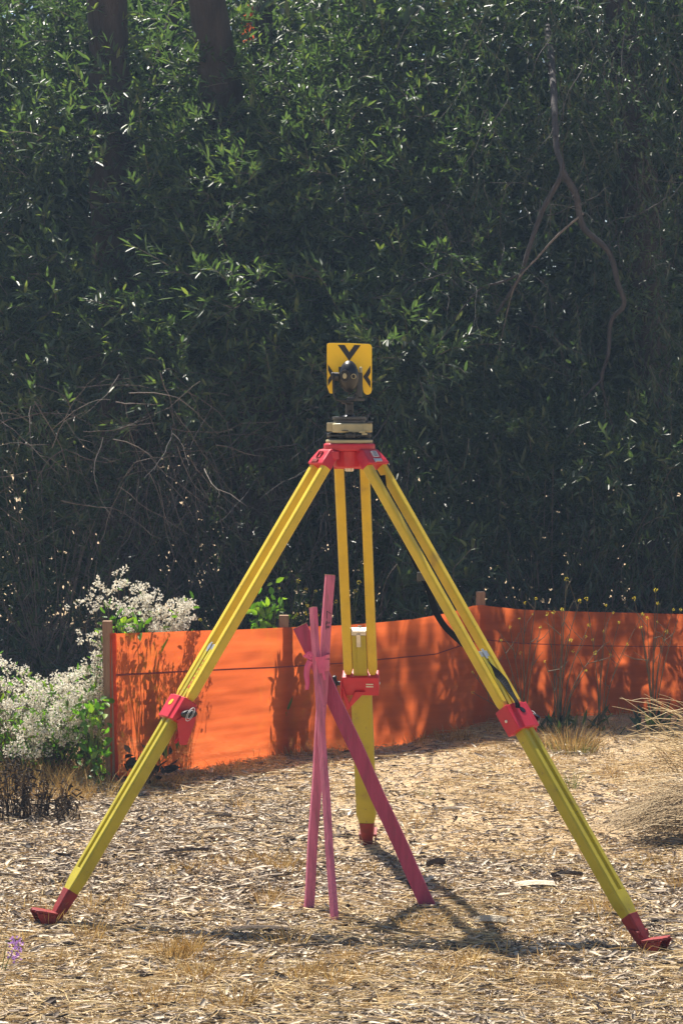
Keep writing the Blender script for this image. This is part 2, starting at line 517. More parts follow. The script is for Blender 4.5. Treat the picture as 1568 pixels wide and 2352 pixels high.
def grass_tuft(px, py, k, h, spread, mat, label, name='grass_tuft', lean=.45):
    g = ground_at(px, py)
    v, f = merge([tuft_blades(g, k, h, spread, lean)])
    o = link(name, np_mesh(name, v, [f]), mat)
    me = o.data; me.transform(Matrix.Translation(-g)); o.location = g
    return tag(o, label, 'grass tuft', 'grass tufts on the bare soil')
gt = grass_tuft(1310, 1725, 330, .14, .115, M_tuft, 'wide dry golden grass tuft with dark green base right of the tripod')
gt2 = grass_tuft(1312, 1728, 180, .07, .10, M_greengrass, 'tmp'); 
bm = bmesh.new(); bm.from_mesh(gt.data); gt2.data.transform(Matrix.Translation(gt2.location - gt.location)); bm.from_mesh(gt2.data)
nf = len(gt.data.polygons); bm.to_mesh(gt.data); bm.free()
gt.data.materials.append(M_greengrass)
for i, p in enumerate(gt.data.polygons): p.material_index = 1 if i >= nf else 0
bpy.data.objects.remove(gt2)
grass_tuft(1314, 1815, 30, .10, .022, M_greengrass, 'narrow upright green grass tuft just right of the right tripod leg', lean=.2)
grass_tuft(975, 1832, 22, .055, .03, M_greengrass, 'small low green grass tuft between the back leg and right leg')

# ------------------------------------------------------------------ tripod
HC = Vector((0.023, 6.42, 0))                         # centre of the head
feet = [Vector((-.802, 5.95, .033)), Vector((.819, 5.72, .0)), Vector((.088, 7.2, 0))]
for ft in feet: ft.z = gz(ft.x, ft.y) - .004
trip = thing('survey_tripod', (HC.x, HC.y, 0), 'yellow surveying tripod with red head, clamps and shoes standing on dry ground', 'tripod')
HZ = 1.292
# head: top plate, hub
m = MB()
N = 36
def plate_ring(r0, z, lob):
    return [HC + Vector((math.cos(t) * r, math.sin(t) * r, z)) for t in [2 * math.pi * k / N for k in range(N)] for r in [r0 + lob * max(0, math.cos(3 * (t - math.pi / 2)))]]
m.loft([plate_ring(.070, 1.318, .006), plate_ring(.074, 1.322, .006), plate_ring(.074, 1.337, .006), plate_ring(.071, 1.341, .006)])
m.lathe(HC, [(.036, 1.268), (.046, 1.272), (.048, 1.300), (.052, 1.318)], 30)
for k in range(3):
    t = math.pi / 2 + 2 * math.pi * k / 3 + math.pi / 3
    c = HC + Vector((math.cos(t) * .058, math.sin(t) * .058, 0)); e = Vector((-math.sin(t), math.cos(t), 0)); q = Vector((math.cos(t), math.sin(t), 0))
    for sgn in (-1, 1):
        cc = c + e * sgn * .042
        m.hexa([cc + e * a * .012 + q * b_ * .014 + Vector((0, 0, z)) for z in (1.295, 1.3185) for a, b_ in ((-1, -1), (1, -1), (1, 1), (-1, 1))])
head = m.link('head', M_red, trip, .0025)
m = MB(); m.lathe(HC, [(.010, 1.258), (.013, 1.260), (.013, 1.2678)], 16)
m.link('fixing_screw', M_steel, trip, sm=True)

legs = []
for i, ft in enumerate(feet):
    r = Vector((ft.x - HC.x, ft.y - HC.y, 0)).normalized()
    H = HC + r * .084 + Vector((0, 0, HZ))
    u = ft - H; L = u.length; u.normalize()
    a = Vector((-r.y, r.x, 0))
    nn_ = (r - u * r.dot(u)).normalized()
    legs.append((H, u, a, nn_, L, r))
    ws = (.80, .80, .97)[i]
    def pt(s, w, t, H=H, u=u, a=a, nn_=nn_, L=L, ws=ws): return H + u * s + a * (w * ws) + nn_ * (t * .80)
    def fb(mb, s0, s1, w0, w1, t0, t1, e=None):
        w2, w3, t2, t3 = e or (w0, w1, t0, t1)
        mb.hexa([pt(s0, w0, t0), pt(s0, w1, t0), pt(s0, w1, t1), pt(s0, w0, t1), pt(s1, w2, t2), pt(s1, w3, t2), pt(s1, w3, t3), pt(s1, w2, t3)])
    def ext(mb, prof, s0, s1):
        mb.loft([[pt(s0, w, t) for w, t in prof], [pt(s1, w, t) for w, t in prof]])
    # extension (lower) section: the leg's own mesh
    m = MB()
    prof = [(-.034, -.016), (-.028, -.022), (.028, -.022), (.034, -.016), (.034, .016), (.028, .022), (.010, .022), (.0085, .014), (-.0085, .014), (-.010, .022), (-.028, .022), (-.034, .016)]
    ext(m, prof, .545 * L, .885 * L)
    solid = [(-.034, -.016), (-.028, -.022), (.028, -.022), (.034, -.016), (.034, .016), (.028, .022), (-.028, .022), (-.034, .016)]
    small = [(w * .68, t * .86) for w, t in solid]
    m.loft([[pt(.885 * L, w, t) for w, t in solid], [pt(.905 * L, w, t) for w, t in solid], [pt(.938 * L, w, t) for w, t in small]])
    tong = [(-.0225, -.015), (.0225, -.015), (.0225, .015), (.006, .015), (.005, .009), (-.003, .009), (-.004, .015), (-.0225, .015)]
    ext(m, tong, .425 * L, .546 * L)
    m.hexa([pt(s, w, t) for s in (.43 * L, .545 * L) for w, t in ((.008, -.0175), (.011, -.0175), (.011, -.0148), (.008, -.0148))])
    leg = m.link('leg', M_yel2, trip, .0015)
    # two upper rails
    for sg in (-1, 1):
        m = MB()
        rp = [(sg * .0250, -.013), (sg * .030, -.0175), (sg * .050, -.0175), (sg * .0545, -.012), (sg * .0545, .012), (sg * .050, .0175), (sg * .030, .0175), (sg * .0250, .013)]
        end = [(sg * (.040 + (abs(w) - .040) * .62), t * .75) for w, t in rp]
        m.loft([[pt(.014, w, t) for w, t in rp], [pt(.5150 * L, w, t) for w, t in rp], [pt(.527 * L, w, t) for w, t in end]])
        m.link('rail', M_yel, leg, .0015)
    # steel end stop at the top of the extension
    m = MB()
    fb(m, .4130 * L, .4245 * L, -.0235, .0235, -.014, .014)
    fb(m, .420 * L, .452 * L, -.006, .008, -.0205, -.0152)
    fb(m, .410 * L, .430 * L, -.008, .004, .0152, .0185)
    m.link('end_stop', M_steel, leg, .0015)
    # clamp
    m = MB()
    c0, c1 = .5275 * L, .5740 * L
    if i == 1: c0, c1 = .524 * L, .572 * L
    ring_o = [(-.060, -.030), (.060, -.030), (.060, .028), (.034, .028), (.030, .0345), (-.030, .0345), (-.034, .028), (-.060, .028)]
    ring_e = [(w * .985, t) for w, t in ring_o]
    m.loft([[pt(c0, w, t) for w, t in ring_e], [pt((c0 + c1) / 2, w, t) for w, t in ring_o], [pt(c1, w, t) for w, t in ring_e]])
    # gusset on the knob side, hanging down the inner face
    m.prism([pt(c0 + .004, .0602, -.030), pt(c1 - .004, .0602, .012), pt(c1 + .050, .0602, -.044), pt(c1 + .040, .0602, -.070), pt(c1 - .030, .0602, -.052)], a * .005)
    m.prism([pt(c1 - .045, .060, -.0305), pt(c1 + .040, .034, -.0305), pt(c1 + .052, .046, -.0305), pt(c1 - .004, .060, -.0305)], -nn_ * .010)
    m.prism([pt(c1 - .02, -.016, -.0305), pt(c1 + .040, .034, -.0305), pt(c1 + .050, .050, -.0305), pt(c1 - .02, .018, -.0305)], -nn_ * .008)
    clamp = m.link('clamp', M_red, leg, .003)
    # oval hole or slot on the outer face and a screw on the side
    m = MB()
    cpos = pt(c0 + .026, -.006 if i == 0 else .004, .0345)
    m.lathe(cpos, [(.011, 0), (.011, .0012)], 18, nn_, 1, .75)
    m.link('slot', M_yel if i == 0 else M_black, leg)
    m = MB(); m.lathe(pt((c0 + c1) / 2, -.0602, -.004), [(.0045, 0), (.0045, .002), (.003, .003)], 12, -a)
    m.link('screw', M_steel, leg)
    for q in range(2):
        m = MB(); fb(m, c0 + .022 + q * .009, c0 + .026 + q * .009, -.042, -.018, -.0320, -.0302); m.link('rivet', M_steel, leg)
    # clamp knob with its stem
    m = MB()
    kc = pt((c0 + c1) / 2 + .002, .0655, -.004)
    m.lathe(kc, [(.007, 0), (.007, .012)], 12, a)
    prof2 = [(.009, .012), (.020, .014), (.0225, .019), (.020, .026), (.010, .0285)]
    m.lathe(kc, prof2, 24, a, 1.15, .55)
    knob = m.link('knob', M_black, leg, sm=True)
    m = MB()
    ov = lambda rr, h: [kc + a * (h - .0025) + (u * math.cos(t) * .023 + nn_ * math.sin(t) * .010) * rr for t in [2 * math.pi * k / 24 for k in range(24)]]
    for rr, r2 in ((.95, .85), (.62, .54)):
        o1, o2, o3, o4 = ov(rr, .0305), ov(r2, .0305), ov(r2, .032), ov(rr, .032)
        v1, v2, v3, v4 = [[m.bm.verts.new(p) for p in q] for q in (o1, o2, o3, o4)]
        for A, B in ((v1, v2), (v2, v3), (v3, v4), (v4, v1)):
            for k in range(24): m.bm.faces.new((A[k], A[(k + 1) % 24], B[(k + 1) % 24], B[k]))
    m.link('emblem_ring', M_label, leg)
    # hinge block of the head
    m = MB()
    b8 = lambda s, w, t0, t1: [pt(s, -w, t0), pt(s, w, t0), pt(s, w, t1), pt(s, -w, t1)]
    m.loft([[pt(-.040, -.036, -.018), pt(-.040, .036, -.018), pt(-.040, .036, .002), pt(-.040, -.036, .002)],
            [pt(-.026, -.044, -.020), pt(-.026, .044, -.020), pt(-.026, .044, .022), pt(-.026, -.044, .022)],
            b8(.012, .054, -.019, .028), b8(.026, .0565, -.0185, .028)])
    hb = m.link('hinge_block', M_red, trip, .004)
    m = MB()
    fb(m, .012, .022, -.018, .016, .0280, .0330); fb(m, .010, .024, -.024, -.018, .0280, .0320)
    m.link('latch', M_steel if i != 0 else M_reddirt, hb, .001)
    # decal on the outer face
    m = MB()
    if i == 1:
        fb(m, -.016, .004, -.014, .014, .0255, .0305, )
        lab = m.link('decal', M_label, hb)
        m = MB()
        for q in range(4): fb(m, -.0135 + q * .0043, -.0115 + q * .0043, -.011, .011, .0300, .0309)
        m.link('decal_lines', M_mark, hb)
    elif i == 0:
        for s0, s1, w0, w1 in ((-.016, -.0145, -.014, .014), (.0045, .006, -.014, .014), (-.0145, .0045, -.014, -.0125), (-.0145, .0045, .0125, .014)):
            fb(m, s0, s1, w0, w1, .0255, .0305)
        m.link('embossed_square', M_reddirt, hb)
    # red lettering along the left leg
    if i == 0:
        m = MB()
        for q, (wd, ln) in enumerate(((.008, .011), (.005, .009), (.006, .008), (.003, .006), (.004, .007), (.003, .007), (.004, .005))):
            s = .507 * L - q * .0145
            m.prism([pt(s, .0105, .01505), pt(s - ln, .0115, .01505), pt(s - ln * .8, .0110 + wd, .01505), pt(s + .002, .0105 + wd, .01505)], nn_ * .0006)
        m.link('lettering', M_red, leg)
    # shoe with step plate
    m = MB()
    m.loft([[pt(.928 * L, w * .78, t * 1.02) for w, t in solid], [pt(.965 * L, w * .64, t * .86) for w, t in solid], [pt(.992 * L, w * .42, t * .6) for w, t in solid], [pt(1.012 * L, w * .12, t * .15) for w, t in solid]])
    base = ft + Vector((0, 0, .034)) - r * .006
    up = Vector((0, 0, 1))
    tri = [base + a * .030 + r * -.005, base - a * .030 + r * -.005]
    outer, K = [], 7
    for k in range(K):
        f_ = k / (K - 1)
        jag = .004 if k % 2 else 0
        outer.append(base + r * (.057 - .016 * abs(f_ - .5) + jag) + a * (-.028 + .056 * f_) + up * .014)
    m.prism(tri + outer, up * .006 + r * -.002)
    m.prism([base + a * .028 + r * .0, base + a * .028 + r * .056 + up * .0145, base + a * .024 + r * .038 - up * .022, base + a * .026 + r * .0 - up * .036], -a * .004)
    m.prism([base - a * .028 + r * .0, base - a * .028 + r * .056 + up * .0145, base - a * .024 + r * .038 - up * .022, base - a * .026 + r * .0 - up * .036], a * .004)
    if i == 1:
        m.prism([base - r * .015 + up * .010 + a * -.024, base - r * .05 + up * .030 + a * -.024, base - r * .02 + up * .026 + a * -.024], a * .05)
    m.link('shoe', M_reddirt, leg, .002)

# carrying strap on the right leg
def leg_depth(i, z):
    H, u, a, nn_, L, r = legs[i]
    s = (z - H.z) / u.z
    return (H + u * s).y
path = [(877, 1092, .0), (884, 1135, .0), (905, 1190, .02), (940, 1265, .05), (970, 1325, .06), (985, 1355, .06), (998, 1400, .06), (1022, 1440, .06), (1062, 1478, .05), (1105, 1515, .015),
        (1130, 1537, -.01), (1155, 1562, -.025), (1172, 1590, -.035), (1186, 1612, -.045), (1189, 1626, -.045)]
pts = []
for px, py, off in path:
    z = P(px, py, 6.1).z
    dd_ = leg_depth(1, z) + off
    pts.append(np.array(P(px, py, dd_)))
cp = curve_pts(pts)
m = MB(); wv = Vector((.55, -.2, .8)).normalized()
rings = []
for k, p in enumerate(cp):
    t = Vector(cp[min(k + 1, len(cp) - 1)] - cp[max(k - 1, 0)]).normalized()
    tw = .8 * math.sin(k * .10)
    s = t.cross(Vector((math.sin(tw), -math.cos(tw), 0))).normalized(); q = t.cross(s)
    w_ = .0095
    rings.append([Vector(p) + s * w_ + q * .001, Vector(p) - s * w_ + q * .001, Vector(p) - s * w_ - q * .001, Vector(p) + s * w_ - q * .001])
m.loft(rings)
strap = m.link('carrying_strap', M_rubber, trip)
m = MB(); bp = Vector(pts[4]); m.box(bp.x - .016, bp.x + .012, bp.y - .008, bp.y + .004, bp.z - .012, bp.z + .014)
m.link('buckle', M_grey, strap, .002)

# ------------------------------------------------------------------ tribrach on the head
tb = thing('tribrach', (HC.x, HC.y, 1.341), 'khaki and black tribrach with levelling screws on the red tripod head', 'tribrach')
def tri_ring(r0, z, lob, ph=0):
    return [HC + Vector((math.cos(t) * r, math.sin(t) * r, z)) for t in [2 * math.pi * k / 48 for k in range(48)] for r in [r0 + lob * math.cos(3 * (t - math.pi / 2 - ph))]]
m = MB(); m.loft([tri_ring(.066, 1.3413, .002), tri_ring(.069, 1.343, .002), tri_ring(.069, 1.350, .002), tri_ring(.067, 1.352, .002)]); m.link('base_plate', M_beige, tb, .001, True)
m = MB(); m.loft([tri_ring(.060, 1.3523, .006), tri_ring(.062, 1.354, .006), tri_ring(.060, 1.3565, .006)]); m.link('spring_plate', M_black, tb)
m = MB(); m.loft([tri_ring(.061, 1.3600, .006), tri_ring(.064, 1.3615, .006), tri_ring(.064, 1.3655, .006), tri_ring(.061, 1.367, .006)])
m.lathe(HC, [(.03, 1.3566), (.03, 1.3598)], 20); m.link('lower_housing', M_black, tb)
for k in range(3):
    t = -math.pi / 2 + 2 * math.pi * k / 3 + .05
    c = HC + Vector((math.cos(t), math.sin(t), 0)) * .058
    m = MB(); prof3 = []
    m.lathe(c, [(.012, 1.3568), (.0155, 1.3580), (.0155, 1.3695), (.013, 1.3710), (.006, 1.3715), (.006, 1.3745)], 22)
    m.link('levelling_screw', M_black, tb, .0008)
m = MB()
m.loft([tri_ring(.054, 1.3725, .010, .5), tri_ring(.058, 1.3745, .010, .5), tri_ring(.058, 1.397, .010, .5), tri_ring(.055, 1.400, .010, .5)])
for sx, w0 in ((-1, .018), (1, .017)):
    x0 = HC.x + sx * .052
    m.box(x0 - .014, x0 + .014, HC.y - .036, HC.y + .02, 1.3762 if sx < 0 else 1.3768, 1.4015 if sx < 0 else 1.3995)
m.link('upper_housing', M_beige, tb, .002)
m = MB(); m.box(HC.x + .028, HC.x + .046, HC.y - .0655, HC.y - .058, 1.372, 1.377); m.box(HC.x + .036, HC.x + .052, HC.y - .0645, HC.y - .057, 1.3660, 1.3715)
m.link('locking_lever', M_beige, tb, .001)
m = MB(); m.box(HC.x - .022, HC.x - .003, HC.y - .0690, HC.y - .066, 1.3770, 1.3795); m.link('slot', M_mark, tb)
m = MB(); m.lathe(HC + Vector((.058, -.03, 0)), [(.0105, 1.3998), (.0105, 1.4050), (.008, 1.4065)], 18); m.link('bubble_level', M_grey, tb)

# ------------------------------------------------------------------ prism target on the tribrach
pr = thing('prism_target', (HC.x, HC.y, 1.40), 'yellow survey target plate with black arrows and prism on top of tripod', 'survey target')
Zp = lambda zx, zy, d: P((1000 + .29337 * zx) * .65333, (1150 + .29337 * zy) * .65333, d)
m = MB(); m.lathe(HC, [(.040, 1.4003), (.047, 1.4015), (.047, 1.4085), (.042, 1.4103)], 32); m.lathe(HC, [(.050, 1.4106), (.0505, 1.4112), (.0505, 1.4190), (.049, 1.4196)], 32)
m.link('adapter_plate', M_grey, pr, .0006)
m = MB(); m.lathe(HC, [(.020, 1.4198), (.014, 1.424), (.0118, 1.426), (.0118, 1.464)], 20); m.box(HC.x - .004, HC.x + .010, HC.y - .016, HC.y - .009, 1.424, 1.436); m.box(HC.x - .005, HC.x + .010, HC.y - .0165, HC.y - .009, 1.4375, 1.4555)
m.link('stem', M_black, pr, .0012)
YC = HC + Vector((-.012, -.010, 0))
m = MB()
# U-shaped yoke, swept rectangle
up_ = [(-.035, 1.548), (-.035, 1.500), (-.034, 1.483), (-.027, 1.4705), (-.014, 1.466), (.014, 1.466), (.027, 1.4705), (.034, 1.483), (.035, 1.500), (.035, 1.548)]
rings = []
for k, (xx, zz) in enumerate(up_):
    a0 = Vector((up_[max(k - 1, 0)][0], 0, up_[max(k - 1, 0)][1])); a1 = Vector((up_[min(k + 1, 9)][0], 0, up_[min(k + 1, 9)][1]))
    t = (a1 - a0).normalized(); nrm_ = Vector((-t.z, 0, t.x)); c = YC + Vector((xx, 0, zz))
    rings.append([c + nrm_ * .0028 + Vector((0, -.011, 0)), c + nrm_ * .0028 + Vector((0, .011, 0)), c - nrm_ * .0028 + Vector((0, .011, 0)), c - nrm_ * .0028 + Vector((0, -.011, 0))])
m.loft(rings)
m.lathe(YC + Vector((.006, .004, 0)), [(.012, 1.4565), (.017, 1.458), (.017, 1.4630)], 20)
for sx in (-1, 1): m.lathe(YC + Vector((sx * .034, 0, 1.540)), [(.010, -.006), (.010, .006)], 16, Vector((1, 0, 0)))
m.link('yoke', M_black, pr, .001)
pc = Zp(770, 590, 6.40)
m = MB()
m.lathe(pc, [(.024, .014), (.033, .008), (.0365, 0), (.0345, -.010), (.027, -.020), (.016, -.028), (.013, -.029)], 30, Vector((0, 1, 0)), .80, 1.28)
m.lathe(Zp(722, 585, 6.37), [(.0150, .012), (.0155, -.002), (.0150, -.004), (.0105, -.004), (.0095, -.001)], 24, Vector((0, 1, 0)), .85, 1.15)
m.box(pc.x - .030, pc.x - .020, pc.y - .006, pc.y + .006, pc.z + .013, pc.z + .028)
m.lathe(pc + Vector((-.030, 0, .0)), [(.012, 0), (.012, .012)], 16, Vector((-1, 0, 0)))
m.link('prism_housing', M_black, pr, sm=True)
m = MB(); m.lathe(Zp(720, 585, 6.3660), [(.0068, .0005), (.0072, 0), (.005, -.0012), (.001, -.0016)], 20, Vector((0, 1, 0)), .85, 1.15)
m.link('prism_lens', M_beige, pr, sm=True)
m = MB(); m.lathe(Zp(828, 590, 6.372), [(.0072, .012), (.0078, -.002), (.0065, -.0024), (.0050, .004), (.001, .0045)], 20, Vector((0, 1, 0)))
m.link('sight_tube', M_beige, pr, sm=True)
m = MB(); m.lathe(Zp(912, 545, 6.41), [(.0048, 0), (.0050, .012), (.0040, .0155), (.001, .017)], 14); m.link('vial', M_beige, pr, sm=True)
# bracket under the plate
m = MB(); q0, q1 = Zp(845, 885, 6.445), Zp(960, 840, 6.445)
m.box(q0.x - .012, q1.x, 6.432, 6.446, q0.z, q1.z - .002); m.box(HC.x - .006, HC.x + .012, 6.420, 6.440, 1.4690, 1.477)
q0, q1 = Zp(880, 840, 6.43), Zp(932, 540, 6.43); m.box(q0.x, q1.x, 6.424, 6.446, q0.z, q1.z)
m.link('plate_bracket', M_grey, pr, .0015)
PD = 6.450
ol = [(535, 190), (770, 192), (1010, 203), (1033, 212), (1045, 235), (1046, 480), (1044, 760), (1033, 790), (1012, 806), (990, 811), (968, 804), (950, 785), (940, 750), (935, 700), (935, 560),
      (584, 560), (583, 795), (548, 795), (536, 785), (512, 720), (507, 460), (507, 215), (515, 197)]
m = MB(); m.prism([Zp(x_, y_, PD) for x_, y_ in ol], Vector((0, .003, 0))); plate = m.link('target_plate', M_target, pr, .0006)
for poly in ([(637, 213), (720, 214), (775, 302), (835, 215), (912, 216), (775, 405)],
             [(519, 445), (584, 545), (584, 608), (519, 705), (519, 630), (551, 578), (519, 515)],
             [(1029, 460), (1029, 545), (1000, 598), (1029, 650), (1029, 730), (941, 596)]):
    m = MB(); m.prism([Zp(x_, y_, PD - .0004) for x_, y_ in poly], Vector((0, -.0008, 0))); m.link('arrow_mark', M_mark, plate)

# ------------------------------------------------------------------ pink stakes tied together
def stake(top, bot, w, th, rot, label, mat, name='wooden_stake'):
    """top, bot world points; rot = turn about its length, 0 = broad face to the camera"""
    u = (bot - top).normalized(); Ls = (bot - top).length
    s = Vector((math.cos(rot), math.sin(rot), 0)); s = (s - u * s.dot(u)).normalized(); q = u.cross(s)     # q points to +-y
    if q.y > 0: q = -q
    root = thing(name, (bot.x, bot.y, bot.z), label, 'stake', 'pink stakes tied together')
    pt = lambda l, a_, b_: top + u * l + s * a_ + q * b_
    m = MB(); rings = []
    for k in range(13):
        l = Ls * k / 12; wob = .0012 * math.sin(k * 1.7 + rot * 5)
        rings.append([pt(l, -w / 2 + wob, -th / 2), pt(l, w / 2 + wob, -th / 2), pt(l, w / 2 + wob, th / 2), pt(l, -w / 2 + wob, th / 2)])
    m.loft(rings)
    o = m.link('shaft', mat, root, .0012)
    m = MB(); m.hexa([pt(l, a_, b_) for l in (-.0015, -.0002) for a_, b_ in ((-w / 2, -th / 2), (w / 2, -th / 2), (w / 2, th / 2), (-w / 2, th / 2))])
    m.link('cut_end', M_rawwood, root)
    return root, pt, w, th
KD = 6.25
b1, b2, b3 = ground_at(707, 2102), ground_at(770, 2130), ground_at(996, 2094)
def through(bot, knot, toppx):
    """extend the line bottom-knot to the photo height of its top"""
    dirn = (knot - bot)
    t = 1.0
    for _ in range(20):
        p = bot + dirn * t
        py = CY - ((p.z - CAMH) * math.cos(PITCH) + p.y * math.sin(PITCH)) / (p.y * math.cos(PITCH) - (p.z - CAMH) * math.sin(PITCH)) * F
        t += (py - toppx) / 900
    return bot + dirn * t
down = Vector((0, 0, -.03))
k1, k2, k3 = P(744, 1522, 6.262), P(728, 1526, 6.238), P(730, 1524, 6.282)
s1 = stake(through(b1, k1, 1321), b1 + down, .027, .015, R(20), 'tallest pink stake of the tied bundle, foot left, handwriting near its top', M_pink)
s2 = stake(through(b2, k2, 1396), b2 + down, .019, .016, R(-50), 'slim twisted pink stake of the bundle, foot nearest, ink letters below knot', M_pink)
s3 = stake(through(b3, k3, 1438), b3 + down, .042, .015, R(-8), 'broad deep pink stake leaning far right below the knot', M_pinkdeep)
def write(root, pt, th, strokes, l0, scale, wd=.0016):
    m = MB()
    for st in strokes:
        for (x0, y0), (x1, y1) in zip(st[:-1], st[1:]):
            A, B = (x0 * scale, l0 + y0 * scale), (x1 * scale, l0 + y1 * scale)
            dx, dy = B[0] - A[0], B[1] - A[1]; ln = math.hypot(dx, dy) or 1; ox, oy = -dy / ln * wd / 2, dx / ln * wd / 2
            ex, ey = dx / ln * wd * .3, dy / ln * wd * .3
            m.hexa([pt(l, a_, h) for h in (th / 2 + .0002, th / 2 + .0006) for a_, l in ((A[0] + ox - ex, A[1] + oy - ey), (A[0] - ox - ex, A[1] - oy - ey), (B[0] - ox + ex, B[1] - oy + ey), (B[0] + ox + ex, B[1] + oy + ey))])
    m.link('handwriting', M_ink, root)
# big seven-like stroke with small sideways characters above the knot, as on the photo
root, pt, w, th = s1
write(root, pt, th, [[(.9, .7), (-.5, 0), (-.4, 2.4)], [(-.35, 4.4), (-.35, 2.9 + .3)], [(-.3, 3.9), (.7, 3.85)], [(.2, 3.4), (.2, 3.85)], [(.72, 3.4), (.72, 3.85)],
                     [(-.3, 4.9), (.7, 4.9), (.6, 5.4), (.2, 5.4), (.2, 4.95)], [(.2, 5.4), (-.2, 5.5), (-.3, 5.0)], [(-.5, 3.4), (-.5, 6.0)]], .105, .0088)
write(root, pt, th, [[(-1.0, 0), (-.6, 1.4)], [(-.9, 2.2), (.1, 2.0), (.5, 2.8), (.2, 3.6), (-.8, 3.7), (-1.1, 2.9), (-.9, 2.2)], [(-1, 4.2), (.6, 4.1), (.6, 5.2)], [(-.2, 4.2), (-.2, 5.0)], [(-1, 4.2), (-1, 5.2)],
                     [(-1, 6.0), (.7, 5.8)], [(.7, 5.8), (.7, 6.9)], [(-.8, 7.8), (.8, 7.6)], [(.8, 7.6), (.1, 8.6)], [(-.8, 9.2), (.8, 9.4)], [(.9, -1.2), (.7, -.6)]], .385, .0062, .0018)
# the flagging tape knot
kc = P(737, 1522, 6.255)
ft_ = thing('flagging_tape', kc, 'pink plastic tape knotted around the three stakes with a hanging tail', 'tape')
m = MB()
for q in range(5):
    zc = kc.z + .016 - q * .009; rings = []
    tl = random.uniform(-.10, .10)
    for hh in (-.0055, 0, .0055):
        rings.append([Vector((kc.x + .002 + math.cos(t) * (.0225 + random.uniform(-.0012, .0012)), kc.y + math.sin(t) * .033, zc + hh + tl * math.cos(t) * .05 + .001 * math.sin(5 * t))) for t in [2 * math.pi * k / 28 for k in range(28)]])
    m.loft(rings, False)
m.link('wrap', M_tape, ft_)
def ribbon(ctrl, w, twist, mat, parent, name):
    cp_ = curve_pts(ctrl); m_ = MB(); prev = None; vs = []
    for k, p in enumerate(cp_):
        t = Vector(cp_[min(k + 1, len(cp_) - 1)] - cp_[max(k - 1, 0)]).normalized(); an = twist * k / len(cp_)
        s = t.cross(Vector((math.sin(an), -math.cos(an), .1))).normalized()
        vs.append([Vector(p) + s * w / 2, Vector(p) + s.cross(t) * w * .18, Vector(p) - s * w / 2, Vector(p) + s.cross(t) * (w * .18 - .0006)])
    m_.loft(vs); return m_.link(name, mat, parent)
for pth, w_, tw in (([(712, 1518), (706, 1532), (704, 1550), (706, 1568), (705, 1584)], .017, .9), ([(716, 1514), (704, 1508), (697, 1506)], .008, .3), ([(716, 1508), (712, 1500), (706, 1503), (706, 1512)], .010, .5), ([(741, 1534), (743, 1548), (746, 1562)], .008, .4)):
    ribbon([np.array(P(a_, b_, 6.215)) for a_, b_ in pth], w_, tw, M_tape, ft_, 'tail')

# ------------------------------------------------------------------ orange silt fence
FX = [250, 655, 1103, 1568, 1800]; FD = [8.42, 9.14, 9.72, 9.95, 10.0]
fdep = lambda px: float(np.interp(px, FX, FD))
TOPX = [262, 400, 560, 655, 800, 950, 1030, 1085, 1103, 1125, 1200, 1350, 1568, 1800]; TOPY = [1455, 1450, 1445, 1441, 1435, 1422, 1407, 1391, 1389, 1392, 1400, 1405, 1410, 1413]
SEX = [255, 650, 780, 1000, 1060, 1103, 1194, 1355, 1568, 1800]; SEY = [1550, 1531, 1523, 1502, 1482, 1468, 1477, 1483, 1485, 1488]
fl = P(250, 1800, 8.42)
fence = thing('silt_fence', (fl.x, fl.y, gz(fl.x, fl.y)), 'low orange cloth silt fence on wooden posts behind the tripod', 'fence')
cols = np.linspace(251, 1800, 300); rows = np.linspace(0, 1, 64)
fv = np.zeros((len(cols), len(rows), 3)); seam = []
def fold(px, v):
    w = .010 * noise.noise(Vector((px * .012, v * 2.2, 0))) + .006 * noise.noise(Vector((px * .010, v * 9, 4)))
    w += .0035 * noise.noise(Vector((px * .006, v * 26, 8))) * (1 - .7 * smooth(760, 900, px)) + .004 * noise.noise(Vector((px * .03 + v * 2, v * 12, 2))) * (1 - smooth(600, 800, px))
    w += .018 * math.sin(px * .018 + 1) * v * (1 - smooth(0, .25, 1 - v) * .0) * .5
    w += .007 * math.sin(px * .075 + 4 * v + 2 * noise.noise(Vector((px * .02, 1, 1)))) * v * smooth(820, 1000, px)
    return w
for i, px in enumerate(cols):
    d0 = fdep(px)
    top = P(px, np.interp(px, TOPX, TOPY), d0)
    gzv = gz(top.x, d0) - .02
    for j, v_ in enumerate(rows):
        z = top.z + (gzv - top.z) * v_
        fv[i, j] = (top.x, d0 + fold(px, v_) - .008, z)
    sp = P(px, np.interp(px, SEX, SEY), d0); vq = (sp.z - top.z) / (gzv - top.z)
    seam.append(np.array((sp.x, d0 + fold(px, vq) - .011, sp.z)))
idx = np.arange(len(cols) * len(rows)).reshape(len(cols), len(rows))
ff = np.stack([idx[:-1, :-1], idx[1:, :-1], idx[1:, 1:], idx[:-1, 1:]], -1).reshape(-1, 4)
cloth = link('fabric', np_mesh('fabric', fv.reshape(-1, 3), [ff]), M_cloth, fence, smooth_shade=True)
M_seam = paint('seam_thread', (.22, .03, .02), .7, .2, 30)
twigs('seam', [np.array(seam)], [.0035], M_seam, cloth)
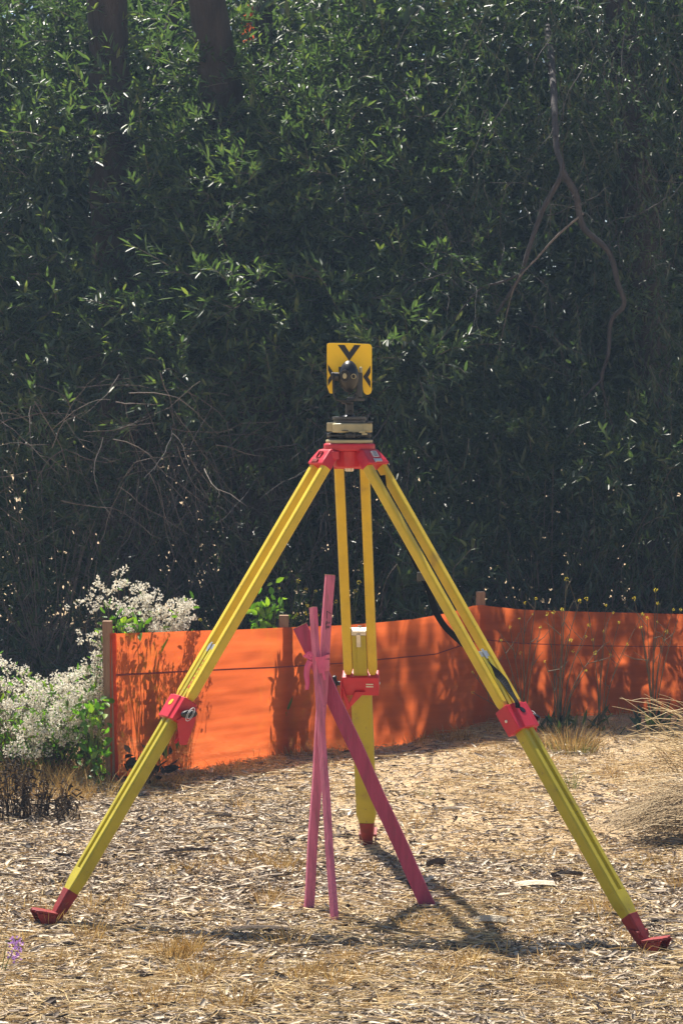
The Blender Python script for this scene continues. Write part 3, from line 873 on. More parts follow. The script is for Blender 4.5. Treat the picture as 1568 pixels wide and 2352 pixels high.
# folded overlap at the left end, wound round the end post
m = MB(); rings = []
for j in range(14):
    z0 = fv[0, 0][2] + .004; z1 = fv[0, -1][2]; z = z0 + (z1 - z0) * j / 13
    x0 = fv[0, 0][0]; wob = .003 * math.sin(j * 1.3)
    rings.append([Vector((x0 + .006, 8.398, z)), Vector((x0 + .028 + wob + .006 * j / 13, 8.405, z)), Vector((x0 + .028 + wob + .006 * j / 13, 8.409, z)), Vector((x0 + .006, 8.402, z))])
m.loft(rings); m.link('fabric_overlap', M_cloth, fence)
for px, wpx, topy, off, lean in ((247, .037, 1426, -.002, .012), (652, .040, 1413, .034, .0), (1103, .040, 1359, .038, -.003), (1790, .040, 1385, .036, 0)):
    d0 = fdep(px) + off; t = P(px, topy, d0); g = gz(t.x, d0) - .03
    m = MB(); h = wpx / 2
    m.loft([[Vector((t.x + dx * h + lean * (1 - k / 6), d0 + dy * h, g + (t.z - g) * k / 6)) for dx, dy in ((-1, -1), (1, -1), (1, 1), (-1, 1))] for k in range(7)])
    m.link('post', M_wood, fence, .002)

# ------------------------------------------------------------------ trees
def sph(k):
    v = rng.normal(size=(k, 3)); return v / np.linalg.norm(v, axis=1, keepdims=True)

def shoots(bases, dirs, per, slen, ll, lw):
    """leafy shoots: arrays of leaves set along curved stems; returns leaf arrays and stem paths"""
    k = len(bases); P0, D0, N0, L0, W0, paths = [], [], [], [], [], []
    for b_, d_ in zip(bases, dirs):
        d_ = d_ / np.linalg.norm(d_); ln = slen * random.uniform(.6, 1.3); n_ = random.randint(per - 3, per + 3)
        drop = np.array([0, 0, -1.0]) * ln * random.uniform(.0, .35)
        t = np.linspace(.12, 1, n_)[:, None]
        p = b_ + d_ * t * ln + drop * t * t
        side = sph(n_); ax = d_ + 2 * drop * t; ax /= np.linalg.norm(ax, axis=1, keepdims=True)
        side -= ax * np.sum(side * ax, 1, keepdims=True); side /= np.linalg.norm(side, axis=1, keepdims=True)
        ld = ax * rng.uniform(.45, 1.1, (n_, 1)) + side * .8; ld[-1] = ax[-1]
        nrm_ = np.cross(ld, np.cross(np.array([0, 0, 1.0]) + rng.normal(0, .45, (n_, 3)), ld))
        P0.append(p); D0.append(ld); N0.append(nrm_)
        sz = random.uniform(.75, 1.2)
        L0.append(ll * sz * rng.uniform(.7, 1.15, n_)); W0.append(lw * sz * rng.uniform(.8, 1.2, n_))
        if random.random() < .5: paths.append(np.concatenate([b_[None], p], 0))
    return np.concatenate(P0), np.concatenate(D0), np.concatenate(N0), np.concatenate(L0), np.concatenate(W0), paths

def trunk(path, r0, r1, parent, name='trunk', mat=None):
    c = curve_pts([np.array(p) for p in path]); k = len(c)
    m = MB(); rings = []; n_ = 14
    for i in range(k):
        t = Vector(c[min(i + 1, k - 1)] - c[max(i - 1, 0)]).normalized()
        s = t.cross(Vector((.1, -1, .05))).normalized(); q = t.cross(s); rr = r0 + (r1 - r0) * i / (k - 1)
        rings.append([Vector(c[i]) + (s * math.cos(a_) + q * math.sin(a_)) * rr * (1 + .16 * noise.noise(Vector((math.cos(a_) * 1.5, math.sin(a_) * 1.5, i * .25 + path[0][0])))) for a_ in [2 * math.pi * j / n_ for j in range(n_)]])
    m.loft(rings)
    return m.link(name, mat or M_bark, parent, sm=True)

def face_left(z): return 9.95 + .76 * max(z - .6, 0)
def face_mid(z): return 10.05 + .46 * max(z - 1.3, 0)

def clump_crown(n_cl, pxr, pyr, face, depth, nsh, ll, lw, accept=None, per=9):
    bs, ds = [], []
    made = 0
    while made < n_cl:
        px, py = random.uniform(*pxr), random.uniform(*pyr)
        if accept and not accept(px, py): continue
        z = CAMH + (980 - py) / F * 10.8
        d = face(z) + random.random() ** 1.6 * depth
        d -= .45 * random.random() ** 2 if random.random() < .4 else 0
        c = np.array(P(px, py, d)); rad = random.uniform(.14, .32)
        k = int(nsh * random.uniform(.6, 1.3) * (rad / .23) ** 1.5)
        off = sph(k) * rad * (rng.random((k, 1)) ** .45) * np.array([1.15, .9, .8])
        out = off / rad + np.array([-.25, -.55, .15]) + rng.normal(0, .35, (k, 3))
        bs.append(c + off); ds.append(out); made += 1
    return shoots(np.concatenate(bs), np.concatenate(ds), per, .17, ll, lw)

TG = 'trees in the dense thicket behind the fence'
# --- left leafy tree
t1 = thing('leafy_tree', P(262, 1480, 11.9) * 1, 'leafy green tree at far left with dark trunk and sunlit narrow leaves', 'tree', TG)
t1.location.z = 0
trunk([P(300, 1560, 12.5), P(285, 1000, 12.5), P(262, 500, 12.0), P(250, 120, 11.9), P(225, -300, 11.9)], .15, .10, t1)
trunk([P(270, 560, 12.4), P(330, 300, 12.4), P(400, 40, 12.4), P(470, -200, 12.4)], .055, .03, t1, 'limb')
low1 = lambda px, py: not (205 < px < 305 and 40 < py < 330 and random.random() < .4) and py < 985 - 130 * smooth(250, 520, px) + 40 * math.sin(px * .02)
arr = clump_crown(150, (-330, 520), (-90, 1010), face_left, .75, 23, .075, .0175, low1)
leaves('crown', *arr[:5], M_leaf, t1)
twigs('shoots', arr[5], [.0022] * len(arr[5]), M_twig, t1)
# --- middle leafy tree
t2 = thing('leafy_tree', P(560, 1480, 12.2), 'leafy green tree with thick leaning trunk behind the yellow target', 'tree', TG)
t2.location.z = 0
trunk([P(620, 1560, 12.6), P(600, 900, 12.5), P(545, 500, 12.2), P(505, 220, 11.9), P(470, -40, 11.8), P(440, -320, 11.8)], .16, .085, t2)
trunk([P(585, 800, 12.5), P(612, 400, 12.5), P(605, 120, 12.4), P(612, -150, 12.4)], .07, .045, t2, 'limb')
def low2(px, py):
    if 640 < px < 740 and py < 90: return False
    if 435 < px < 540 and py < 230 and random.random() < .5: return False
    return py < 930 + 60 * math.sin(px * .013) - 60 * smooth(900, 1080, px) and px < 1085 - .25 * abs(py - 560)
arr = clump_crown(165, (430, 1090), (-90, 1000), lambda z: face_left(z) + .05, .75, 24, .070, .0165, low2)
leaves('crown', *arr[:5], M_leaf, t2)
twigs('shoots', arr[5], [.0022] * len(arr[5]), M_twig, t2)

# --- dark drooping tree at right with a crooked dead branch
t3 = thing('drooping_tree', P(1330, 1500, 11.6), 'dark drooping tree at right with crooked bare branch and hanging twigs', 'tree', TG)
t3.location.z = 0
trunk([P(1490, 1560, 12.3), P(1500, 900, 12.3), P(1455, 300, 12.2), P(1390, -200, 12.2), P(1330, -700, 12.2)], .12, .08, t3)
BD = 10.85
br = trunk([P(1256, 60, BD + 1.0), P(1266, 150, BD + .6), P(1272, 230, BD + .3), P(1277, 340, BD + .1), P(1290, 395, BD), P(1247, 480, BD), P(1217, 560, BD - .02), P(1195, 632, BD - .02), P(1165, 680, BD), P(1138, 722, BD)], .020, .007, t3, 'bare_branch', M_limb)
trunk([P(1290, 392, BD), P(1322, 450, BD), P(1338, 520, BD), P(1396, 578, BD - .03), P(1418, 650, BD - .04), P(1432, 700, BD - .04), P(1402, 738, BD), P(1396, 812, BD), P(1380, 872, BD), P(1396, 945, BD + .05), P(1412, 1005, BD + .05)], .018, .006, t3, 'bare_branch', M_limb)
trunk([P(1383, 868, BD), P(1362, 890, BD - .02), P(1338, 915, BD - .02)], .008, .004, t3, 'bare_branch', M_limb)
trunk([P(1195, 630, BD), P(1150, 648, BD - .05), P(1100, 665, BD - .05), P(1040, 735, BD - .05)], .008, .003, t3, 'bare_branch', M_limb)
trunk([P(1338, 490, BD), P(1280, 540, BD - .03), P(1235, 590, BD - .03), P(1190, 640, BD - .03), P(1168, 700, BD), P(1140, 830, BD)], .006, .003, t3, 'bare_branch', M_twig)
# hanging strands
P0, D0, N0, L0, W0, paths = [], [], [], [], [], []
for _ in range(620):
    px = random.uniform(880, 1750); py = random.uniform(-150, 1330)
    if 1150 < px < 1440 and 380 < py < 980 and random.random() < .5: continue
    if px < 1010 + 40 * math.sin(py * .01) and py < 900: continue
    z = CAMH + (980 - py) / F * 10.8
    d = face_mid(z) + .45 + random.random() ** 1.3 * 1.2
    c = np.array(P(px, py, d)); ln = random.uniform(.25, .7); n_ = random.randint(14, 30)
    t = np.linspace(0, 1, n_)[:, None]
    dr = np.array([random.gauss(0, .18), random.gauss(-.1, .12), -1.0])
    p = c + dr * t * ln + np.array([random.gauss(0, .12), random.gauss(0, .08), 0.1]) * (t ** 2)
    sd = sph(n_); sd[:, 2] *= .4
    P0.append(p); D0.append(dr / 1.1 + sd * .7); N0.append(sph(n_)); L0.append(rng.uniform(.035, .065, n_)); W0.append(rng.uniform(.008, .013, n_))
    paths.append(p)
# leaf roof added out of view above, shaped to shade fence and right crown
for k, xr, D0_, th, xmin, thr, sc in ((6000, (-1.9, 3.0), [8.98, 9.10, 9.36, 9.5], .26, -.10, -.03, 2.0), (8500, (-.9, 3.0), [10.0, 10.0, 10.0, 10.08], .8, 1.18, -.06, 4.5)):
    pv = np.stack([rng.uniform(*xr, k), np.zeros(k), rng.uniform(3.55, 6.0, k)], -1)
    xf = pv[:, 0] + .28 * pv[:, 2]
    pv[:, 1] = np.interp(xf, [-.25, .15, .6, 1.6], D0_) + pv[:, 2] * .505 + rng.random(k) ** 1.2 * th
    cell = np.array([noise.noise(Vector(p) * sc) for p in pv])
    pv = pv[(cell > thr) & (xf > xmin + rng.normal(0, .09, k)) & (rng.random(k) > np.where((xf > .45) & (thr > -.05), .45, 0))]
    k = len(pv)
    P0.append(pv); D0.append(sph(k) + np.array([0, -.3, -.4])); N0.append(sph(k) + np.array([0, 0, .8])); L0.append(rng.uniform(.07, .12, k)); W0.append(rng.uniform(.025, .04, k))
arr = clump_crown(120, (1000, 1720), (-90, 1300), lambda z: face_mid(z) + .68, .7, 22, .055, .014, lambda px, py: (px > 1040 or py > 900) and not (1120 < px < 1450 and 330 < py < 1010 and random.random() < .8))
for lst, a_ in zip((P0, D0, N0, L0, W0), arr[:5]): lst.append(a_)
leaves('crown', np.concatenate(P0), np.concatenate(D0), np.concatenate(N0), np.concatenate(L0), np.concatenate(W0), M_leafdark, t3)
twigs('hanging_twigs', paths, [.0016] * len(paths), M_twig, t3, 3)

# --- bare dead twigs tangled below the middle crown
def tangle(nt_, pxr, pyr, dr_, lr, bias, rad):
    paths, rr = [], []
    for _ in range(nt_):
        c = np.array(P(random.uniform(*pxr), random.uniform(*pyr), random.uniform(*dr_)))
        d = np.array(bias) + rng.normal(0, .55, 3); d /= np.linalg.norm(d); ln = random.uniform(*lr); pts_ = [c]
        for s_ in range(9):
            d = d + rng.normal(0, .16, 3) + np.array([0, 0, -.05]); d /= np.linalg.norm(d); pts_.append(pts_[-1] + d * ln / 9)
        paths.append(np.array(pts_)); rr.append(rad * random.uniform(.5, 1.4))
        if random.random() < .7:
            q = random.randint(3, 7); d2 = d + rng.normal(0, .6, 3); d2 /= np.linalg.norm(d2); p2 = [pts_[q]]
            for s_ in range(5):
                d2 = d2 + rng.normal(0, .2, 3) + np.array([0, 0, -.08]); d2 /= np.linalg.norm(d2); p2.append(p2[-1] + d2 * ln / 16)
            paths.append(np.array(p2)); rr.append(rad * .5)
    return paths, rr
pa, ra = tangle(150, (300, 900), (930, 1230), (10.2, 11.2), (.3, .8), (-.35, -.1, -.7), .0026)
twigs('dead_twigs', pa, ra, M_limb, t2)
pa, ra = tangle(120, (950, 1650), (-60, 760), (10.5, 11.5), (.25, .75), (.2, -.1, -.5), .0020)
twigs('dead_twigs', pa, ra, M_limb, t3)
pa, ra = tangle(90, (-60, 500), (850, 1150), (10.1, 11.0), (.2, .6), (.4, -.1, -.5), .0024)
twigs('dead_twigs', pa, ra, M_twig, t1)

# --- far trees closing the thicket
def far_tree(px, d, w, h, label, k, base=0.0):
    root = thing('far_tree', Vector((P(px, 980, d).x, d, 0)), label, 'tree', TG)
    x0 = root.location.x
    trunk([Vector((x0, d, -.1)), Vector((x0 + .1, d, 1.5)), Vector((x0 - .05, d + .1, h * .8))], .10, .05, root)
    v = sph(k) * (rng.random((k, 1)) ** .38)
    p = v * np.array([w, w * .62, h * .56]) + np.array([x0, d, h * .5 + base])
    cell = np.array([noise.noise(Vector(q) * 2.2) for q in p])
    p = p[(cell > -.34) & (p[:, 2] > .02)]; k = len(p)
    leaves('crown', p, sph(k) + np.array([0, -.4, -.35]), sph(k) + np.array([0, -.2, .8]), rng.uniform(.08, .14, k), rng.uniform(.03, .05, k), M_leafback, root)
far_tree(60, 13.7, 1.5, 4.7, 'dense dark tree deep in shade behind the left trunk', 20000)
far_tree(520, 13.9, 1.5, 4.5, 'dense dark tree deep in shade behind the leaning trunk', 20000)
far_tree(1010, 13.7, 1.6, 5.0, 'dense dark tree deep in shade behind the target', 21000)
far_tree(1560, 13.4, 1.7, 5.2, 'dense dark tree deep in shade behind the crooked branch', 21000)
far_tree(-300, 15.2, 1.7, 5.6, 'tall dense tree far back at the left edge', 15000)
far_tree(300, 15.6, 1.8, 5.6, 'tall dense tree far back between the two left trunks', 17000)
far_tree(900, 15.8, 1.8, 5.0, 'tall dense tree far back above the target plate', 17000)
far_tree(1350, 15.4, 1.8, 5.8, 'tall dense tree far back left of the crooked branch', 17000)
far_tree(1850, 15.2, 1.8, 5.8, 'tall dense tree far back at the right edge', 15000)

far_tree(-620, 12.6, 1.2, 4.6, 'dense dark tree beyond the left end of the thicket', 14000)
far_tree(2150, 12.6, 1.2, 4.8, 'dense dark tree beyond the right end of the thicket', 14000)

# --- undergrowth behind the fence
def bushlet(px, py, d, w, h, k, mat, label, ll=.07, lw=.017):
    c = P(px, py, d); g = gz(c.x, d)
    root = thing('undergrowth_bush', Vector((c.x, d, g)), label, 'bush', 'shaded bushes behind the fence')
    bs = np.stack([c.x + rng.normal(0, w * .5, k), d + rng.normal(0, .16, k), g + h * rng.random(k)], -1)
    ds = np.stack([rng.normal(0, .6, k), rng.normal(-.3, .5, k), np.full(k, .7)], -1)
    arr = shoots(bs, ds, 8, .16, ll, lw)
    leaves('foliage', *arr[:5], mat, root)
    st = [np.array([[c.x + rng.normal(0, w * .3), d, g - .02], b_ * .5 + np.array([c.x, d, g]) * .5 + rng.normal(0, .03, 3), b_]) for b_ in bs[::4]]
    twigs('stems', st + arr[5], [.004] * len(st) + [.002] * len(arr[5]), M_twig, root)
bushlet(-40, 1500, 11.5, .7, 1.35, 300, M_leafdark, 'dark bush at the far left edge behind white flowers')
bushlet(120, 1500, 11.0, .6, 1.2, 300, M_leafdark, 'dark low bush above the white flowers at left')
bushlet(330, 1500, 11.6, .7, 1.4, 320, M_leafdark, 'dark bush behind the tall white flower sprays')
bushlet(560, 1500, 11.3, .7, 1.3, 320, M_leafdark, 'dark bush behind the left tripod leg')
bushlet(790, 1500, 11.1, .6, 1.3, 320, M_leafdark, 'dark bush behind the back tripod leg')
bushlet(1010, 1480, 10.3, .22, .85, 80, M_leaf, 'brighter green bush beside the right tripod leg', .085, .02)
bushlet(1010, 1480, 11.5, .7, 1.4, 320, M_leafdark, 'dark bush in shade behind the brighter green bush')
bushlet(1250, 1480, 10.9, .7, 1.3, 320, M_leafdark, 'dark bush above the right fence post')
bushlet(1480, 1480, 11.3, .7, 1.4, 320, M_leafdark, 'dark bush above the glowing streaks of the fence')
bushlet(1680, 1480, 10.8, .6, 1.2, 280, M_leafdark, 'dark low bush above the far right fence end')
# small orange-red scrap high among the branches
c = np.array(P(573, 42, 12.4)); k = 26
p = c + rng.normal(0, 1, (k, 3)) * np.array([.022, .03, .075])
o = leaves('orange_leaf_spray', p - c, sph(k) + np.array([0, 0, -.8]), sph(k), rng.uniform(.05, .08, k), rng.uniform(.018, .03, k), M_orange)
o.location = c; tag(o, 'small orange-red spray hanging high between two trunks', 'leaves')

# ------------------------------------------------------------------ flowering plants
def pompom(c, r, k):
    v = sph(k); p = c + v * r * rng.uniform(.55, 1, (k, 1))
    return p, v + rng.normal(0, .5, (k, 3)), sph(k), rng.uniform(.6, 1.0, k) * r * .8, rng.uniform(.6, .9, k) * r * .8

def flower_shrub(base, heads, label, leaf_n=120, hr=(.010, .0155), name='white_flower_shrub', mat=M_white, group='white flowering shrubs', per=20, cat='shrub'):
    root = thing(name, base, label, cat, group)
    B = np.array(base); A = [[], [], [], [], []]; st = []; lp = []
    for h in heads:
        h = np.array(h)
        for q in range(random.randint(1, 3)):
            c = h + rng.normal(0, 1, 3) * np.array([.017, .015, .010])
            for lst, a_ in zip(A, pompom(c, random.uniform(*hr), per)): lst.append(a_)
        mid = (B + h) / 2 + rng.normal(0, .03, 3); mid[2] -= .02
        st.append(curve_pts([B + rng.normal(0, .03, 3) * np.array([1, 1, 0]), mid, h])); lp.append(mid * .6 + h * .4)
    leaves('blossoms', *[np.concatenate(a_) for a_ in A], mat, root)
    twigs('stems', st, [.0022] * len(st), M_drystem, root, 3)
    k = leaf_n
    sel = np.array([lp[random.randrange(len(lp))] * random.uniform(.55, 1) + B * 0 for _ in range(k)]) if False else np.array([(lambda s: s[random.randrange(4, len(s))])(st[random.randrange(len(st))]) for _ in range(k)])
    sel = sel + rng.normal(0, .025, (k, 3))
    leaves('foliage', sel, sph(k) + np.array([0, -.2, .6]), sph(k) + np.array([0, 0, .6]), rng.uniform(.02, .045, k), rng.uniform(.008, .018, k), M_weed, root)
    return root

def heads_in(nh, pxr, pyr, dr_, acc=None):
    out = []
    while len(out) < nh:
        px, py = random.uniform(*pxr), random.uniform(*pyr)
        if acc and not acc(px, py): continue
        out.append(P(px, py, random.uniform(*dr_)))
    return out
topl = lambda px: np.interp(px, [-60, 0, 60, 110, 170, 240], [1500, 1512, 1545, 1560, 1545, 1500])
acc = lambda px, py: py > topl(px) + 8 * math.sin(px * .1) and py < 1725 + 25 * math.sin(px * .03)
def base_at(px, py): return ground_at(px, py)
flower_shrub(base_at(40, 1765), heads_in(165, (-60, 95), (1505, 1745), (8.35, 8.9), acc), 'white flowering shrub at the far left edge of the picture', 700)
flower_shrub(base_at(130, 1768), heads_in(165, (70, 185), (1530, 1745), (8.35, 8.85), acc), 'white flowering shrub between the left edge and fence post', 700)
flower_shrub(base_at(215, 1770), heads_in(90, (165, 242), (1500, 1700), (8.55, 8.75), acc), 'white flowering shrub crowded against the left fence post', 420)
def spray(pts_, d0): return [P(a_ + random.gauss(0, 4), b_ + random.gauss(0, 4), d0 + random.gauss(0, .06)) for a_, b_ in pts_]
tall = [(185, 1391), (203, 1388), (232, 1330), (225, 1345), (262, 1335), (268, 1310), (292, 1325), (275, 1345), (240, 1362), (235, 1378), (252, 1392), (228, 1395), (222, 1370), (248, 1350), (285, 1345), (225, 1440), (212, 1462), (226, 1480), (205, 1470), (232, 1500), (225, 1520)]
flower_shrub(P(255, 1690, 8.62) + Vector((0, 0, 0)), spray(tall, 8.62), 'tallest white flower spray rising above the left fence post', 40, (.010, .015))
wide = [(random.uniform(285, 438), 0) for _ in range(75)]
wide = [(a_, random.uniform(np.interp(a_, [285, 320, 360, 440], [1385, 1352, 1372, 1390]), 1455)) for a_, _ in wide] + [(320, 1352), (330, 1358), (312, 1350), (428, 1385), (436, 1395), (415, 1380), (430, 1400), (280, 1405)]
flower_shrub(P(365, 1700, 8.85), spray(wide, 8.85), 'broad white flower head mass showing over the orange fence', 120, (.010, .015))

# broad-leaved green weed beside the left post
def leafy_weed(pts_, d0, base, label, ll=(.03, .055), group=None, mat=M_weed, name='leafy_weed', per=3):
    root = thing(name, base, label, 'weed', group); B = np.array(base); st, pp = [], []
    for a_, b_ in pts_:
        h = np.array(P(a_, b_, d0 + random.gauss(0, .03))); st.append(curve_pts([B, (B + h) / 2 + rng.normal(0, .015, 3), h]))
        for _ in range(per): pp.append(h + rng.normal(0, .022, 3))
    twigs('stem', st, [.0025] * len(st), M_stem, root, 4)
    k = len(pp); leaves('leaf_cluster', np.array(pp), sph(k) + np.array([0, -.2, .3]), sph(k) + np.array([0, -.8, .3]), rng.uniform(*ll, k), rng.uniform(*ll, k) * .55, mat, root)
    return root
leafy_weed([(random.uniform(185, 240), random.uniform(1600, 1770)) for _ in range(26)], 8.33, ground_at(222, 1795), 'bright green broad-leaved weed left of the left fence post')
leafy_weed([(random.uniform(262, 330), random.uniform(1425, 1455)) for _ in range(14)], 8.60, P(300, 1690, 8.65), 'bright green weed peeping over fence below white flowers')
leafy_weed([(random.uniform(585, 660), random.uniform(1385, 1440)) for _ in range(20)] + [(627, 1372), (633, 1385), (648, 1395)], 9.3, P(625, 1690, 9.3), 'bright green weed rising over fence near the second post')
# upright weeds pressed behind the lit cloth; their shadows show through it
def cloth_weed(px, top, d_off, label, n_=26, w=26):
    d0 = fdep(px) + d_off; g = P(px, 1700, d0); g.z = gz(g.x, d0)
    pts_ = []
    for _ in range(n_):
        yy = random.uniform(top, 1740); pts_.append((px + random.gauss(0, w) * (1 - .6 * (1740 - yy) / (1740 - top)) , yy))
    root = thing('shadow_weed', g, label, 'weed', 'upright weeds pressed against the back of fence'); B = np.array(g); st, pp, dd2 = [], [], []
    for a_, b_ in pts_:
        h = np.array(P(a_, b_, d0)); st.append(curve_pts([B + np.array([rng.normal(0, .03), 0, 0]), (B + h) / 2, h]))
        for _ in range(5): pp.append(h - (h - B) * random.uniform(0, .4) + rng.normal(0, 1, 3) * np.array([.012, .004, .012])); dd2.append(np.array([random.gauss(0, .25), random.gauss(0, .06), 1]))
    twigs('stem', st, [.0022] * len(st), M_stem, root, 4); k = len(pp)
    leaves('leaf_cluster', np.array(pp), np.array(dd2), sph(k) * .3 + np.array([0, -1, 0]), rng.uniform(.05, .10, k), rng.uniform(.011, .02, k), M_weed, root)
cloth_weed(335, 1480, .060, 'tall weed silhouetted through the cloth beside the left post', 26, 30)
cloth_weed(390, 1540, .060, 'shorter weed silhouetted through the cloth behind the left leg', 14, 18)
cloth_weed(628, 1450, .060, 'weed silhouetted through the cloth just left of second post', 24, 20)
cloth_weed(685, 1470, .060, 'weed silhouetted through the cloth just right of second post', 24, 20)
# broad dark leaves at the foot of the left end
leafy_weed([(random.uniform(272, 385), random.uniform(1735, 1790)) for _ in range(16)], 8.36, ground_at(330, 1806), 'dark low weed with broad leaves at foot of the fence end', (.04, .07), None, M_dead)

# yellow-flowered stalks
def mustard(base, tips, label, r=.0022, hr=(.005, .008), leafn=0, mat=M_stem, group='yellow flowered stalks along the fence', branch=True, d_leaf=None):
    root = thing('yellow_flower_plant', base, label, 'plant', group); B = np.array(base); st, A, rr = [], [[], [], [], [], []], []
    for h in tips:
        h = np.array(h); mid = B * .45 + h * .55 + rng.normal(0, .025, 3); mid[0] = B[0] * .62 + h[0] * .38
        c = curve_pts([B + rng.normal(0, .008, 3), mid, h]); st.append(c); rr.append(r)
        for lst, a_ in zip(A, pompom(h, random.uniform(*hr), 16)): lst.append(a_)
        if branch:
            for _ in range(2):
                q = c[random.randint(5, len(c) - 2)]; e = q + np.array([rng.normal(0, .05), rng.normal(0, .02), random.uniform(.03, .12)]); st.append(np.array([q, (q + e) / 2 + rng.normal(0, .006, 3), e])); rr.append(r * .6)
                if random.random() < .2:
                    for lst, a_ in zip(A, pompom(e, random.uniform(*hr) * .7, 12)): lst.append(a_)
    twigs('stems', st, rr, mat, root, 4)
    leaves('blossoms', *[np.concatenate(a_) for a_ in A], M_yflower, root)
    if leafn:
        k = leafn; bl = B + rng.normal(0, 1, (k, 3)) * np.array([.04, .03, .02]) + np.array([0, 0, .02])
        leaves('foliage', bl, sph(k) + np.array([0, -.1, 1.2]), sph(k) + np.array([0, -1, 0]), rng.uniform(.05, .11, k), rng.uniform(.012, .02, k), M_leafdark, root)
T = lambda lst, d0: [P(a_, b_, d0 + random.gauss(0, .04)) for a_, b_ in lst]
def gbase(px, d0):
    p = P(px, 1000, d0); p.z = gz(p.x, d0); return p
mustard(gbase(640, 9.4), T([(641, 1350), (684, 1334), (703, 1352), (724, 1358), (706, 1390), (460, 1424), (702, 1408), (682, 1412), (590, 1395)], 9.4), 'yellow flowered stalks above the fence left of the tall stake', .0018, branch=False)
mustard(gbase(790, 9.5), T([(797, 1347), (824, 1338), (772, 1382), (716, 1410), (730, 1412), (815, 1358)], 9.5), 'yellow flowered stalks above the fence between the back leg rails', .0018, branch=False)
mustard(gbase(1200, 9.52), T([(1085, 1545), (1150, 1565), (1110, 1520), (1170, 1440), (1205, 1385), (1230, 1375), (1240, 1440), (1150, 1470), (1085, 1590), (1195, 1500)], 9.5), 'brown branching yellow flowered stalk right of the tripod leg', .0034, leafn=16, mat=M_drystem)
mustard(gbase(1285, 9.5), T([(1300, 1330), (1330, 1380), (1290, 1400), (1270, 1405), (1352, 1435), (1255, 1410), (1365, 1500), (1250, 1520), (1345, 1540), (1310, 1470)], 9.5), 'tall yellow flowered bush in the centre of the shaded cloth', .0034, leafn=40, mat=M_drystem)
mustard(gbase(1380, 9.55), T([(1345, 1375), (1390, 1390), (1420, 1430), (1385, 1450), (1440, 1480), (1360, 1470), (1475, 1410)], 9.55), 'thin yellow flowered stalk in front of the glowing cloth streak', .0026, leafn=14, mat=M_drystem)
mustard(gbase(1500, 9.55), T([(1505, 1355), (1510, 1385), (1485, 1420), (1545, 1400), (1455, 1375), (1470, 1440), (1530, 1450), (1562, 1400)], 9.55), 'yellow flowered stalk nearest the right edge of the fence', .0030, leafn=30, mat=M_drystem)

# ------------------------------------------------------------------ dead plant, straw clump, purple flower, wire
g = ground_at(85, 1880)
dp = thing('dead_plant', g, 'withered blackish brown plant with curled leaves at the left edge', 'plant')
st, pp = [], []
for _ in range(70):
    a_ = random.uniform(-20, 185); top_ = np.interp(a_, [-20, 60, 110, 185], [1752, 1755, 1785, 1812]) + abs(random.gauss(0, 30)); b0 = ground_at(a_ * .8 + 10, 1885 + random.gauss(0, 8))
    top_ -= 18 if random.random() < .4 else 0; h = np.array(P(a_, top_, b0.y - .02)); st.append(curve_pts([np.array(b0), (np.array(b0) + h) / 2 + rng.normal(0, .02, 3), h]))
    for s_ in st[-1][2:]:
        if random.random() < .8: pp.append(s_ + rng.normal(0, .010, 3))
twigs('stems', st, [.0022] * len(st), M_dead, dp, 4); k = len(pp)
leaves('withered_leaves', np.array(pp), sph(k) + np.array([0, 0, -.5]), sph(k), rng.uniform(.015, .040, k), rng.uniform(.005, .012, k), M_dead, dp)

g = ground_at(1640, 1930)
sc_ = thing('straw_clump', g, 'large collapsed clump of dry pale straw at the right edge', 'grass clump')
def strands(k, p0, p1, jit0, jit1, sag, w, frizz=.02):
    """long stalks from around p0 to around p1"""
    A, B = np.array(p0), np.array(p1); t = np.linspace(0, 1, 9)[:, None]; out = []
    for _ in range(k):
        a_ = A + rng.normal(0, 1, 3) * jit0; b_ = B + rng.normal(0, 1, 3) * jit1
        out.append(a_ + (b_ - a_) * t + np.array([0, 0, 1.0]) * (4 * t * (1 - t)) * sag * random.uniform(.3, 1.2) + np.cumsum(rng.normal(0, frizz / 9, (9, 3)), 0))
    return out
core = P(1700, 1850, 7.35)
low_ = strands(620, core + Vector((0, 0, -.01)), P(1475, 1888, 7.25), np.array([.10, .12, .035]), np.array([.07, .06, .022]), .035, 0, .045)
low_ += strands(130, core, P(1485, 1840, 7.35), np.array([.10, .12, .05]), np.array([.08, .07, .03]), .04, 0, .06)
mid_ = strands(70, core + Vector((0, .2, .05)), P(1470, 1740, 7.7), np.array([.08, .1, .06]), np.array([.07, .10, .05]), .05, 0, .03)
up2 = strands(34, core + Vector((.05, .2, .1)), P(1480, 1665, 7.7), np.array([.08, .1, .06]), np.array([.06, .10, .06]), .06, 0, .04)
twigs('flopped_blades', low_, [.0016] * len(low_), M_oldstraw, sc_, 3)
twigs('stalks', mid_ + up2, [.0019] * len(mid_ + up2), M_straw, sc_, 3)

g = ground_at(22, 2250)
pf = thing('purple_flower', g, 'small lilac flower on a grey green stem at the bottom left', 'flower')
A = [[], [], [], [], []]
for a_, b_ in ((36, 2160), (30, 2172), (40, 2180), (34, 2190), (44, 2172), (28, 2196), (38, 2200)):
    for lst, q in zip(A, pompom(np.array(P(a_, b_, g.y - .01)), .0105, 14)): lst.append(q)
leaves('petals', *[np.concatenate(a_) for a_ in A], M_purple, pf)
st = [curve_pts([np.array(P(4, 2265, g.y)), np.array(P(16, 2215, g.y)), np.array(P(34, 2180, g.y - .01))]), curve_pts([np.array(P(0, 2250, g.y)), np.array(P(10, 2200, g.y)), np.array(P(18, 2160, g.y))])]
twigs('stem', st, [.0020, .0016], M_stem, pf)
A = pompom(np.array(P(19, 2157, g.y)), .007, 18); leaves('bud', *A, M_leafdark, pf)
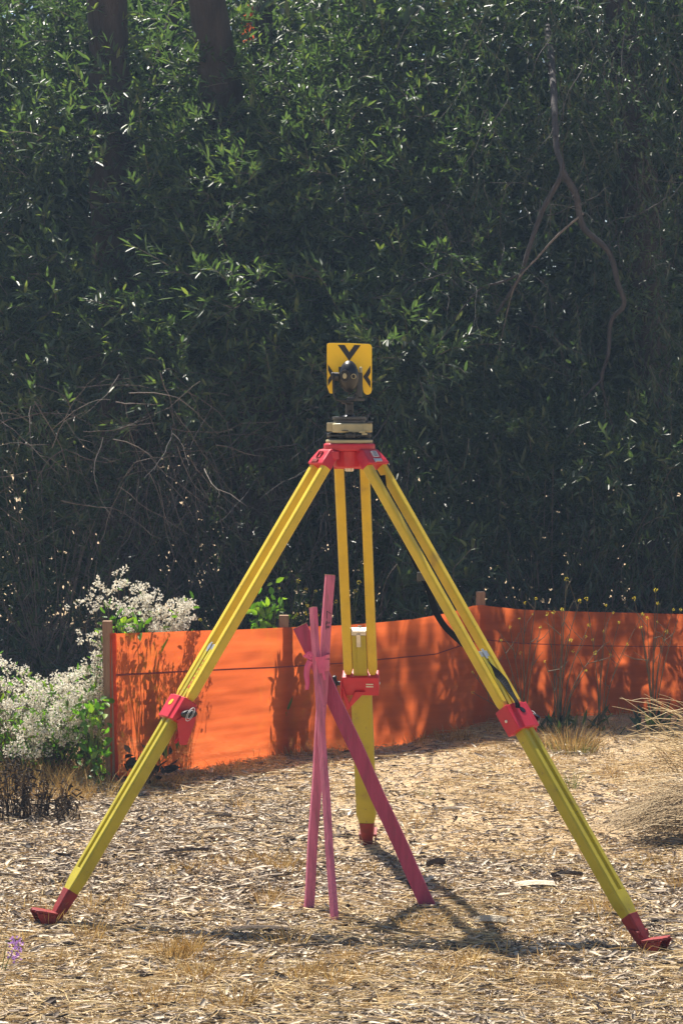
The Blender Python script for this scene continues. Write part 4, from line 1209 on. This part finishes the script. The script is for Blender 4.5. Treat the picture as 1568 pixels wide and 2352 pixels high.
# thin curved stalks seen beside the back leg
p_ = [P(a_, b_, 9.6) for a_, b_ in ((912, 1295), (890, 1325), (877, 1370), (876, 1430), (880, 1500))]
o = twigs('bare_stalk', [curve_pts([np.array(q) for q in p_])], [.0016], M_twig); tag(o, 'thin pale bowed stalk rising behind fence right of the back leg', 'stalk')

# ------------------------------------------------------------------ larger bark pieces
def bark(px, py, Lb, Wb, ang_, label, mat, th=.008):
    g = ground_at(px, py); m = MB(); rings = []
    u = Vector((math.cos(ang_), math.sin(ang_), 0)); s = Vector((-u.y, u.x, 0))
    for k in range(7):
        f_ = k / 6; ww = Wb * .5 * (.55 + .45 * math.sin(math.pi * (.12 + .76 * f_))) * random.uniform(.85, 1.1); c = g + u * (f_ - .5) * Lb + Vector((0, 0, .014 + .006 * math.sin(3 * f_)))
        rings.append([c - s * ww, c - s * ww * .4 + Vector((0, 0, th)), c + s * ww * .5 + Vector((0, 0, th * .8)), c + s * ww, c + s * ww * .3 - Vector((0, 0, th * .8))])
    m.loft(rings); o = m.link('bark_piece', mat); o.data.transform(Matrix.Translation(-g)); o.location = g
    tag(o, label, 'bark', 'larger bark pieces on the mulch')
M_pale = paint('pale_bark', (.62, .52, .38), .8, .3, 30, bstr=.5, stretch=(1, 1, 1)); M_brown = paint('brown_bark', (.10, .07, .05), .85, .4, 30, bstr=.5)
bark(1226, 2050, .12, .055, .1, 'broad pale bark piece lying right of the rightmost stake', M_pale)
bark(1126, 2137, .09, .04, -.15, 'short pale bark chunk beside the twin shadow lines', M_pale, .014)
bark(1034, 1874, .065, .016, -.1, 'narrow pale splinter right of the back tripod leg', M_pale)
bark(505, 1917, .085, .022, -.12, 'flat pale sliver lying left of the stakes', M_pale)
bark(500, 1888, .10, .02, -.15, 'flat dark sliver just behind the pale sliver', M_brown)
bark(425, 1972, .16, .012, .35, 'long thin dark stick right of the left leg', M_brown, .006)
bark(1000, 2000, .07, .02, .6, 'dark curled bark piece right of the leaning stake', M_brown, .012)
bark(1300, 2027, .10, .016, .1, 'dark bark strip left of the right tripod leg', M_brown)
bark(1300, 1875, .09, .03, -.35, 'dark rolled bark piece by the right leg', M_brown, .014)
bark(600, 2155, .16, .028, -.1, 'long dark bark strip in the left foreground', M_brown, .006)

# ------------------------------------------------------------------ bluish volume added to lift the blacks like veiling lens glare
m = MB(); m.box(-9, 9, -1.5, 19, -1.2, 8.2)
me = m.mesh('haze')
M_haze = bpy.data.materials.new('glare_haze'); M_haze.use_nodes = True
nt = M_haze.node_tree; nt.nodes.clear()
out = nt.nodes.new('ShaderNodeOutputMaterial'); pv_ = nt.nodes.new('ShaderNodeVolumePrincipled')
pv_.inputs['Color'].default_value = (.50, .70, 1, 1); pv_.inputs['Density'].default_value = .0028; pv_.inputs['Anisotropy'].default_value = .2
nt.links.new(pv_.outputs['Volume'], out.inputs['Volume'])
o = link('haze', me, M_haze); tag(o, kind='stuff', label='thin bluish haze volume added to lift dark tones like lens glare', cat='haze')
